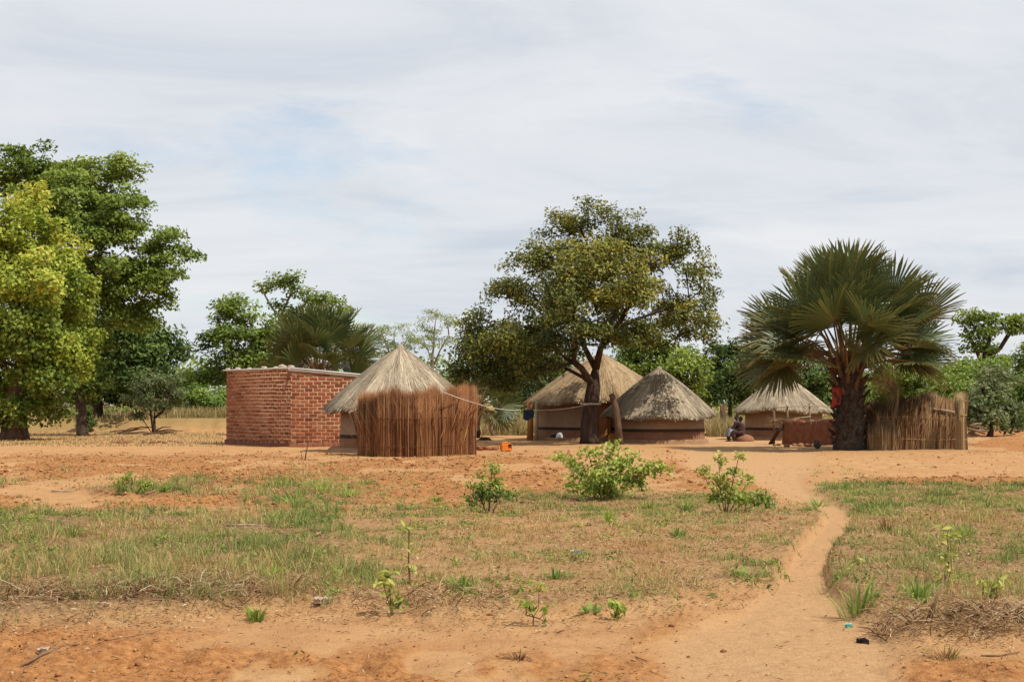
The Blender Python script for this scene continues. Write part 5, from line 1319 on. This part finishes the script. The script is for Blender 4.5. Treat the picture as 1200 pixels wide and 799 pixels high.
build_shrub('small_shrub', 'medium green rounded shrub on the bare red soil', 573, 606, [(574, 560, 14, 9, 0), (590, 568, 14, 9, 0), (560, 572, 12, 9, 0), (575, 582, 22, 10, 0), (600, 577, 9, 7, 0), (552, 586, 8, 7, 0), (577, 546, 5, 4, 0, .6)],
    per=18, dens=.8, cl_r=.10, leaf=(0.075, 0.035), stems=8, seed=102, tone0=.34, rt=.02)
build_shrub('loose_shrub', 'loose yellow green shrub with tall shoots beside the footpath', 850, 607, [(838, 556, 9, 8, 0), (860, 552, 9, 9, 0), (852, 570, 18, 10, 0), (878, 565, 10, 8, 0), (890, 578, 10, 8, 0), (870, 585, 20, 10, 0), (840, 582, 12, 10, 0), (842, 540, 4, 6, 0, .7), (865, 538, 4, 7, 0, .7), (822, 552, 6, 4, 0, .7), (895, 588, 7, 6, 0)],
    per=16, dens=.8, cl_r=.10, leaf=(0.085, 0.04), stems=11, seed=103, tone0=.50, rt=.02)
build_shrub('weed_clump', 'grey green weed clump with brown stalks on the red soil strip', 155, 582, [(140, 570, 10, 7, 0), (155, 562, 10, 8, 0), (170, 568, 12, 8, 0), (188, 574, 10, 6, 0)], 'leaf_green', (0.07, 0.03), 22, .8, .10, 7, 104, tone0=.6)
sm = [  # small plants: base, size, look
 (480, 694, 84, 12, 'leaf_shrub', 'tall thin seedling with a yellow green tip in the grass', .8), (458, 722, 50, 22, 'leaf_shrub', 'forked seedling with pale leaves at the edge of the bare sand', .55),
 (625, 732, 46, 30, 'leaf_shrub', 'leafy seedling with red base leaves at the grass edge', .45), (693, 722, 18, 18, 'leaf_bright', 'small curved leaved plant on the bare sand edge', .5),
 (721, 726, 22, 14, 'leaf_shrub', 'small two leaved seedling on the bare sand edge', .5), (1005, 722, 50, 30, 'leaf_bright', 'green weed with narrow leaves beside the path mouth', .5),
 (1108, 700, 84, 20, 'leaf_shrub', 'tall spindly plant with large yellow leaves right of the footpath', .7), (1075, 716, 34, 26, 'leaf_bright', 'low green weed right of the footpath near the dead branches', .5),
 (1165, 716, 44, 26, 'leaf_shrub', 'green weed with yellow leaves near the dry root heap', .6), (1006, 672, 16, 10, 'leaf_shrub', 'single bright yellow leaved sprig beside the footpath', .85),
 (1040, 630, 24, 14, 'leaf_reddish', 'dry reddish twig plant in the right meadow', .4), (1108, 772, 24, 24, 'leaf_reddish', 'reddish low plant alone on the bare foreground sand', .6),
 (608, 773, 16, 16, 'leaf_reddish', 'brown withered plant alone on the bare sand', .3), (300, 726, 26, 14, 'leaf_green', 'small dark green weed on the bare slope', .5),
 (245, 576, 22, 26, 'leaf_reddish', 'dry brown weed on the red soil strip', .35), (380, 578, 26, 24, 'leaf_shrub', 'yellow green weed patch on the red soil', .6), (345, 600, 26, 30, 'leaf_bright', 'green leafy weed on the red soil left of the small shrub', .5),
 (408, 585, 22, 20, 'leaf_shrub', 'pale green weed near the reed screen', .55), (330, 572, 20, 20, 'leaf_bright', 'small green weed behind the leafy weeds', .5), (385, 606, 20, 24, 'leaf_bright', 'dark edged green weed at the grass margin', .35),
 (795, 640, 20, 12, 'leaf_bright', 'small upright weed in the sparse middle grass', .5), (715, 620, 24, 10, 'leaf_shrub', 'thin yellow green seedling below the large bright shrub', .6), (650, 690, 18, 22, 'leaf_bright', 'low green weed in the middle grass', .4),
 (320, 690, 26, 18, 'leaf_shrub', 'bright weed in the left grass', .55), (85, 640, 26, 20, 'leaf_green', 'dark weed in the left grass', .5), (540, 700, 22, 16, 'leaf_bright', 'low weed near the grass edge', .5),
 (1130, 640, 22, 16, 'leaf_bright', 'low weed in the right meadow', .5), (880, 690, 16, 40, 'leaf_bright', 'spreading green tuft on the left margin of the path', .5), (960, 590, 14, 24, 'leaf_bright', 'low green plant at the start of the meadow by the path', .5),
 (805, 605, 22, 16, 'leaf_bright', 'small bushy weed left of the loose shrub', .5), (760, 600, 16, 22, 'leaf_green', 'low dark weed right of the large bright shrub', .5), (430, 570, 14, 14, 'leaf_bright', 'tiny green weed on bare soil before the reed screen', .5),
 (512, 588, 12, 12, 'leaf_green', 'tiny dark weed left of the small shrub', .5)]
def build_tuft(name, label, px, py, h, w, mt, t0, seed, n=34, wide=0.010):
    """rosette of narrow leaves rising from one root"""
    rg = np.random.default_rng(seed); b = gpt(px, py); S = b.y / F; H = h * S; W = w * S
    m = MB()
    for k in range(n):
        a = rg.random() * 2 * np.pi; l = rg.uniform(.35, 1.1); sp = rg.random() ** .6
        r0 = rg.random() * W * .35
        p0 = np.array([b.x + r0 * math.cos(a), b.y + r0 * math.sin(a), 0]); p0[2] = gzf(p0[0], p0[1]) - .01
        d = np.array([math.cos(a), math.sin(a), 0]); sd = np.array([-math.sin(a), math.cos(a), 0]) * wide * rg.uniform(.6, 1.3)
        q = [p0 + d * (W * .5 * sp * t ** 1.3) + np.array([0, 0, H * l * (t - .38 * sp * t * t)]) for t in (0, .35, .7, 1)]
        V = [q[0] - sd * .5, q[0] + sd * .5, q[1] - sd, q[1] + sd, q[2] - sd * .8, q[2] + sd * .8, q[3]]
        m.add(V, [[0, 1, 3, 2], [2, 3, 5, 4]], [[4, 5, 6]], np.clip(t0 + rg.normal(0, .18), 0, 1))
    single(name, m, mt, (b.x, b.y, b.z), label, 'plant')
for i, (px, py, h, w, mt, lb, t0) in enumerate(sm):
    b = gpt(px, py); S = b.y / F; rg = np.random.default_rng(200 + i)
    if i > 12 or i in (3, 5, 7, 10, 11, 12):
        build_tuft('weed', lb, px, py, h * 0.95, w * (1.5 if 'curved' in lb else 2.1), mt, t0 + .15, 500 + i, 9 if 'curved' in lb else 60, .024 if 'curved' in lb else (.0065 if mt != 'leaf_reddish' else .004))
        continue
    if h > 1.8 * w: L = [(px + rg.normal(0, w * .2), py - h * f_, w * .4 * (1.2 - .5 * f_), h * .10, 0, .8) for f_ in (.35, .6, .85, .95)]
    else: L = [(px + rg.normal(0, 1) * w * .25, py - h * f_, w * .32, h * .22, rg.normal(0, .02), .9) for f_ in (.3, .5, .7, .85)]
    big = 1.3 if 'large' in lb or 'pale leaves' in lb else 1.0
    build_shrub('seedling', lb, px, py, L, mt, (0.075 * big, 0.034 * big), 4, .6, max(.05, h * S * .16), 5, 300 + i, 'plant', None, t0 + .1, .005, hi=.25, upb=.15)

# ------------------------------------------------------------------ grass, litter, clods
def grass():
    rg = np.random.default_rng(71)
    n = 110000
    Y = 8.2 + (40 - 8.2) * rg.random(n) ** 0.85; X = rg.uniform(-0.44, 0.44, n) * Y
    g, red, p = zones(X, Y)
    tuft = sstep(.42, .62, fbm(X * 3.2 + 11, Y * 2.2 + 6, 3)) * .93 + .07
    px, py = to_px(X, Y)
    left = (1 - sstep(330, 520, px)); right = sstep(945, 985, px); mid = (1 - left) * (1 - right)
    keep = rg.random(n) < (g ** 1.1) * np.clip(Y / 16, .35, 1.0) * tuft * (.9 + .9 * mid + .25 * right)
    X, Y, g, px, py, left, right, mid, tuft = (q[keep] for q in (X, Y, g, px, py, left, right, mid, tuft)); nt = len(X)
    dense = left * sstep(625, 680, py)
    hb = (0.07 + 0.05 * left + .09 * dense + 0.03 * right) * (0.5 + 1.0 * fbm(X * 1.3 + 3, Y * .8, 3)) * rg.uniform(.5, 1.4, nt) * (.6 + .5 * tuft)
    green = fbm(X * 0.8 + 90, Y * 0.5 + 4, 3)
    tt = 0.48 - 0.08 * left + 0.17 * mid + .10 * right - .12 * sstep(640, 600, py) * right - (green - .5) * 1.6 + rg.normal(0, .23, nt)
    k = rg.integers(4, 10, nt); ci = np.repeat(np.arange(nt), k); N = len(ci)
    sp = 0.03 + 0.035 * rg.random(nt)
    P = np.stack([X[ci] + rg.normal(0, 1, N) * sp[ci], Y[ci] + rg.normal(0, 1, N) * sp[ci], np.zeros(N)], 1)
    P[:, 2] = gz(P[:, 0], P[:, 1]) - .01
    tone = np.clip(tt[ci] + rg.normal(0, .17, N), 0, 1)
    V, Q, T, tn = blades(P, hb[ci] * rg.uniform(.4, 1.3, N), rg.uniform(.004, .009, N) * np.clip(Y[ci] / 14, .8, 1.8), np.clip(rg.normal(.7, .35, N), .05, 1.5), tone)
    m = MB(); m.add(V, Q, T, tn)
    o = link('grass', m.mesh('grass'), 'grass_blades'); o['kind'] = 'stuff'; tag(o, 'thin green and straw coloured grass over the sandy soil', 'grass')
    print('grass blades', N)
    n = 48000
    Y = 9 + 28 * rg.random(n) ** .8; X = rg.uniform(-0.44, 0.44, n) * Y
    g, red, p = zones(X, Y); cl = sstep(.54, .70, fbm(X * 2.1 + 51, Y * 1.5 + 26, 3))
    keep = rg.random(n) < g * cl * .7 + .006 * red
    X, Y = X[keep], Y[keep]; nt = len(X); k = rg.integers(6, 14, nt); ci = np.repeat(np.arange(nt), k); N = len(ci)
    hh = rg.gamma(1.6, .045, nt)[ci]
    P = np.stack([X[ci] + rg.normal(0, .04, N), Y[ci] + rg.normal(0, .04, N), np.zeros(N)], 1); P[:, 2] = gz(P[:, 0], P[:, 1]) + hh * rg.random(N) + .005
    tone = np.clip(rg.normal(.42, .2, nt)[ci] + rg.normal(0, .14, N), 0, 1)
    V, T, tn = leaves(P, rg.normal(0, .5, (N, 3)), rg.uniform(.025, .06, N), rg.uniform(.010, .024, N), tone, .8, 0)
    m = MB(); m.add(V, None, T, tn); o = link('ground_herbs', m.mesh('ground_herbs'), 'leaf_shrub'); o['kind'] = 'stuff'; tag(o, 'low leafy green herbs creeping between the grass', 'herbs'); print('herb leaves', N)
    # straw and dead leaf litter lying flat
    n = 230000
    Y = 8 + 30 * rg.random(n); X = rg.uniform(-0.42, 0.42, n) * Y
    g, red, p = zones(X, Y); px, py = to_px(X, Y)
    edge = np.exp(-((py - low_edge(px) - 2) / 16) ** 2)
    keep = rg.random(n) < np.clip(.75 * g + .55 * edge * (1 - p) + .04 * red + .007, 0, 1)
    X, Y = X[keep], Y[keep]; N = len(X)
    P = np.stack([X, Y, gz(X, Y) + .012 + rg.random(N) * .02], 1)
    L = rg.uniform(.012, .065, N); W = rg.uniform(.004, .014, N)
    V, T, tn = leaves(P, np.zeros((N, 3)), L, W, np.clip(rg.normal(.50, .27, N), 0, 1), 2.2, 0)
    nb = 420; Yb = rg.uniform(8.3, 13.5, nb); Xb = rg.uniform(-.42, .42, nb) * Yb
    Pb = np.stack([Xb, Yb, gz(Xb, Yb) + .012], 1)
    V2, T2, t2 = leaves(Pb, np.zeros((nb, 3)), rg.uniform(.012, .05, nb), rg.uniform(.008, .022, nb), np.clip(rg.normal(.25, .22, nb), 0, 1), 1.6, 0)
    T = np.concatenate([T, T2 + len(V)]); V = np.concatenate([V, V2]); tn = np.concatenate([tn, t2])
    m = MB(); m.add(V, None, T, tn); o = link('litter', m.mesh('litter'), 'litter'); o['kind'] = 'stuff'; tag(o, 'dry straw and dead leaf litter scattered over the soil', 'litter')
    # clods and small stones
    n = 95000
    Y = 8 + 44 * rg.random(n) ** .9; X = rg.uniform(-0.42, 0.42, n) * Y
    g, red, p = zones(X, Y)
    keep = rg.random(n) < np.clip(.55 * red + .035 + .1 * g - .05 * p, .004, 1)
    X, Y = X[keep], Y[keep]; N = len(X); r = (rg.gamma(1.6, .0055, N) + .003) * np.clip(Y / 22, .6, 1.5)
    ico = np.array([[1, 0, 0], [-1, 0, 0], [0, 1, 0], [0, -1, 0], [0, 0, 1], [0, 0, -1]], float)
    F8 = np.array([[0, 2, 4], [2, 1, 4], [1, 3, 4], [3, 0, 4], [2, 0, 5], [1, 2, 5], [3, 1, 5], [0, 3, 5]])
    V = ico[None] * rg.uniform(.7, 1.3, (N, 6, 1)) + rg.normal(0, .15, (N, 6, 3)); a = rg.random(N) * 6.3
    V = V * r[:, None, None] * np.array([1.25, 1.0, .7]); c, s = np.cos(a)[:, None], np.sin(a)[:, None]
    V = np.stack([V[..., 0] * c - V[..., 1] * s + X[:, None], V[..., 0] * s + V[..., 1] * c + Y[:, None], V[..., 2] + (gz(X, Y) + r * .3)[:, None]], 2)
    T = (np.arange(N) * 6)[:, None, None] + F8[None]
    m = MB(); m.add(V.reshape(-1, 3), None, T.reshape(-1, 3), np.repeat(np.clip(rg.normal(.45, .25, N), 0, 1), 6))
    o = link('soil_clods', m.mesh('soil_clods'), 'clod'); o['kind'] = 'stuff'; tag(o, 'small red clods and stones loose on the soil', 'soil')
    # tall dry grass behind the yard
    Xs, Ys, Hs = [], [], []
    for (x0, x1, Ya, Yb, h, n) in ((-60, 262, 57, 84, .11, 7000), (20, 560, 30, 48, .07, 2500), (940, 1250, 56, 66, .06, 600), (556, 640, 76, 86, .95, 5200), (828, 885, 74, 84, .95, 4200), (190, 270, 86, 96, .75, 3000), (60, 190, 85, 96, .35, 1800), (-30, 270, 96, 118, .8, 3500), (500, 1120, 88, 118, 1.0, 6000), (1120, 1260, 82, 110, .8, 3000)):
        y = rg.uniform(Ya, Yb, n); x = (rg.uniform(x0, x1, n) - 600) / F * y
        Xs.append(x); Ys.append(y); Hs.append(h * rg.uniform(.5, 1.2, n))
    X, Y, Hh = map(np.concatenate, (Xs, Ys, Hs)); N = len(X)
    P = np.stack([X, Y, gz(X, Y) - .02], 1)
    V, Q, T, tn = blades(P, Hh, rg.uniform(.02, .045, N), np.clip(rg.normal(.4, .3, N), 0, 1.2), np.clip(rg.normal(.5, .22, N) - (fbm(X * .3, Y * .3, 2) - .5), 0, 1))
    m = MB(); m.add(V, Q, T, tn); o = link('tall_dry_grass', m.mesh('tall_dry_grass'), 'dry_grass'); o['kind'] = 'stuff'; tag(o, 'tall straw coloured dry grass around the back of the yard', 'grass')
grass()
# uprooted dry roots and dead branches at the grass margins
def root_heap(px, py, w, n, label, sd):
    rg = np.random.default_rng(sd); c = gpt(px, py); m = MB()
    for k in range(n):
        p = np.array(c) + np.array([np.clip(rg.normal(0, w), -1.5 * w, 1.5 * w), np.clip(rg.normal(0, .22), -.35, .35), 0]); p[2] = gzf(p[0], p[1]) + rg.random() * .06
        a = rg.random() * 6.3; l = rg.uniform(.05, .26); d = np.array([math.cos(a), math.sin(a) * .7, rg.uniform(-.15, .55)]) * l
        q = p + d; q[2] = max(q[2], gzf(q[0], q[1]))
        m.tube([p, (p + q) / 2 + rg.normal(0, .02, 3) + np.array([0, 0, .02]), q], [.0045, .0035, .0015], 3, np.clip(rg.normal(.48, .25), 0, 1), cap=False)
    o = link('dry_roots', m.mesh('dry_roots', c), 'litter'); o.location = c; o['kind'] = 'stuff'; tag(o, label, 'roots')
root_heap(170, 712, .55, 420, 'tangle of dry uprooted grass roots on the slope edge', 5)
root_heap(60, 716, .45, 240, 'dry root tangle under the dense green grass', 6)
root_heap(1135, 744, .42, 340, 'heap of dead twigs and roots on the right meadow edge', 7)
root_heap(1190, 742, .3, 200, 'dry twig tangle beside the dead root heap', 8)
root_heap(500, 716, .4, 160, 'reddish dead grass clump at the middle grass edge', 9)
root_heap(270, 704, .5, 240, 'thin dry root mat below the left grass', 10)
for k, (x0, y0, x1, y1, r, lb) in enumerate(((20, 780, 70, 770, .010, 'brown stick lying on the foreground soil'), (265, 627, 315, 627, .014, 'pale long stick lying in the left grass'), (60, 577, 88, 577, .02, 'pale stick lying on the green strip'),
        (1085, 745, 1112, 718, .012, 'dry upright branch at the meadow edge'), (1150, 770, 1195, 766, .006, 'dark twig on the foreground sand near the root heap'),
        (737, 766, 757, 774, .004, 'thin dark twig on the bare sand'), (70, 763, 200, 742, .006, 'long thin dark root lying across the left slope'))):
    A, B = gpt(x0, y0), gpt(x1, y1)
    if 'upright' in lb: B = A + Vector((.12, 0, .26))
    A = A + Vector((0, 0, r)); B = B + Vector((0, 0, r)); m = MB(); C = (A + B) / 2; C.z = max(gzf(C.x, C.y) + r, C.z if 'upright' in lb else 0)
    m.tube([A, C, B], [r, r * .9, r * .6], 6, wob=.2); single('dry_stick', m, 'pale_wood' if 'pale' in lb else 'weathered_wood', (A.x, A.y, A.z), lb, 'stick')
for k, (px, py, w, mt, lb) in enumerate(((174, 689, .075, 'plastic_white', 'crumpled white plastic scrap in the left grass'), (237, 702, .035, 'plastic_white', 'flat white scrap at the edge of the left grass'), (357, 681, .06, 'stone', 'pale flat stone in the grass'),
        (675, 660, .045, 'plastic_blue', 'light blue plastic scrap in the middle grass'), (995, 731, .022, 'plastic_teal', 'small teal plastic scrap beside the path mouth'), (1011, 749, .038, 'black_cloth', 'dark scrap of rubbish on the sand by the path mouth'),
        (52, 768, .04, 'stone', 'pale stone beside the foreground stick'), (380, 711, .08, 'stone', 'grey flat stone on the bare slope'))):
    q = gpt(px, py); rg = np.random.default_rng(400 + k); m = MB(); V = []; n = 6
    for i in range(n + 1):
        for j in range(n + 1): V.append((q.x + (i / n - .5) * 2 * w + rg.normal(0, .006), q.y + (j / n - .5) * 1.6 * w, q.z + .010 + w * (.18 if mt == 'stone' else .4) * abs(math.sin(i * 1.3 + k) * math.cos(j * 1.1)) + rg.random() * .015))
    Q = [[i * (n + 1) + j, (i + 1) * (n + 1) + j, (i + 1) * (n + 1) + j + 1, i * (n + 1) + j + 1] for i in range(n) for j in range(n)]
    V2 = [(a, b, q.z - .01) for a, b, c in V]; o = len(V)
    bd = [i * (n + 1) for i in range(n + 1)] + [n * (n + 1) + j for j in range(1, n + 1)] + [i * (n + 1) + n for i in range(n - 1, -1, -1)] + [j for j in range(n - 1, 0, -1)]
    Q += [[bd[i], bd[(i + 1) % len(bd)], bd[(i + 1) % len(bd)] + o, bd[i] + o] for i in range(len(bd))]
    m.add(V + V2, Q); single('scrap' if mt != 'stone' else 'flat_stone', m, mt, (q.x, q.y, q.z), lb, 'stone' if mt == 'stone' else 'litter')
print('tris', sum(len(o.data.loops) - 2 * len(o.data.polygons) for o in bpy.data.objects if o.type == 'MESH'))
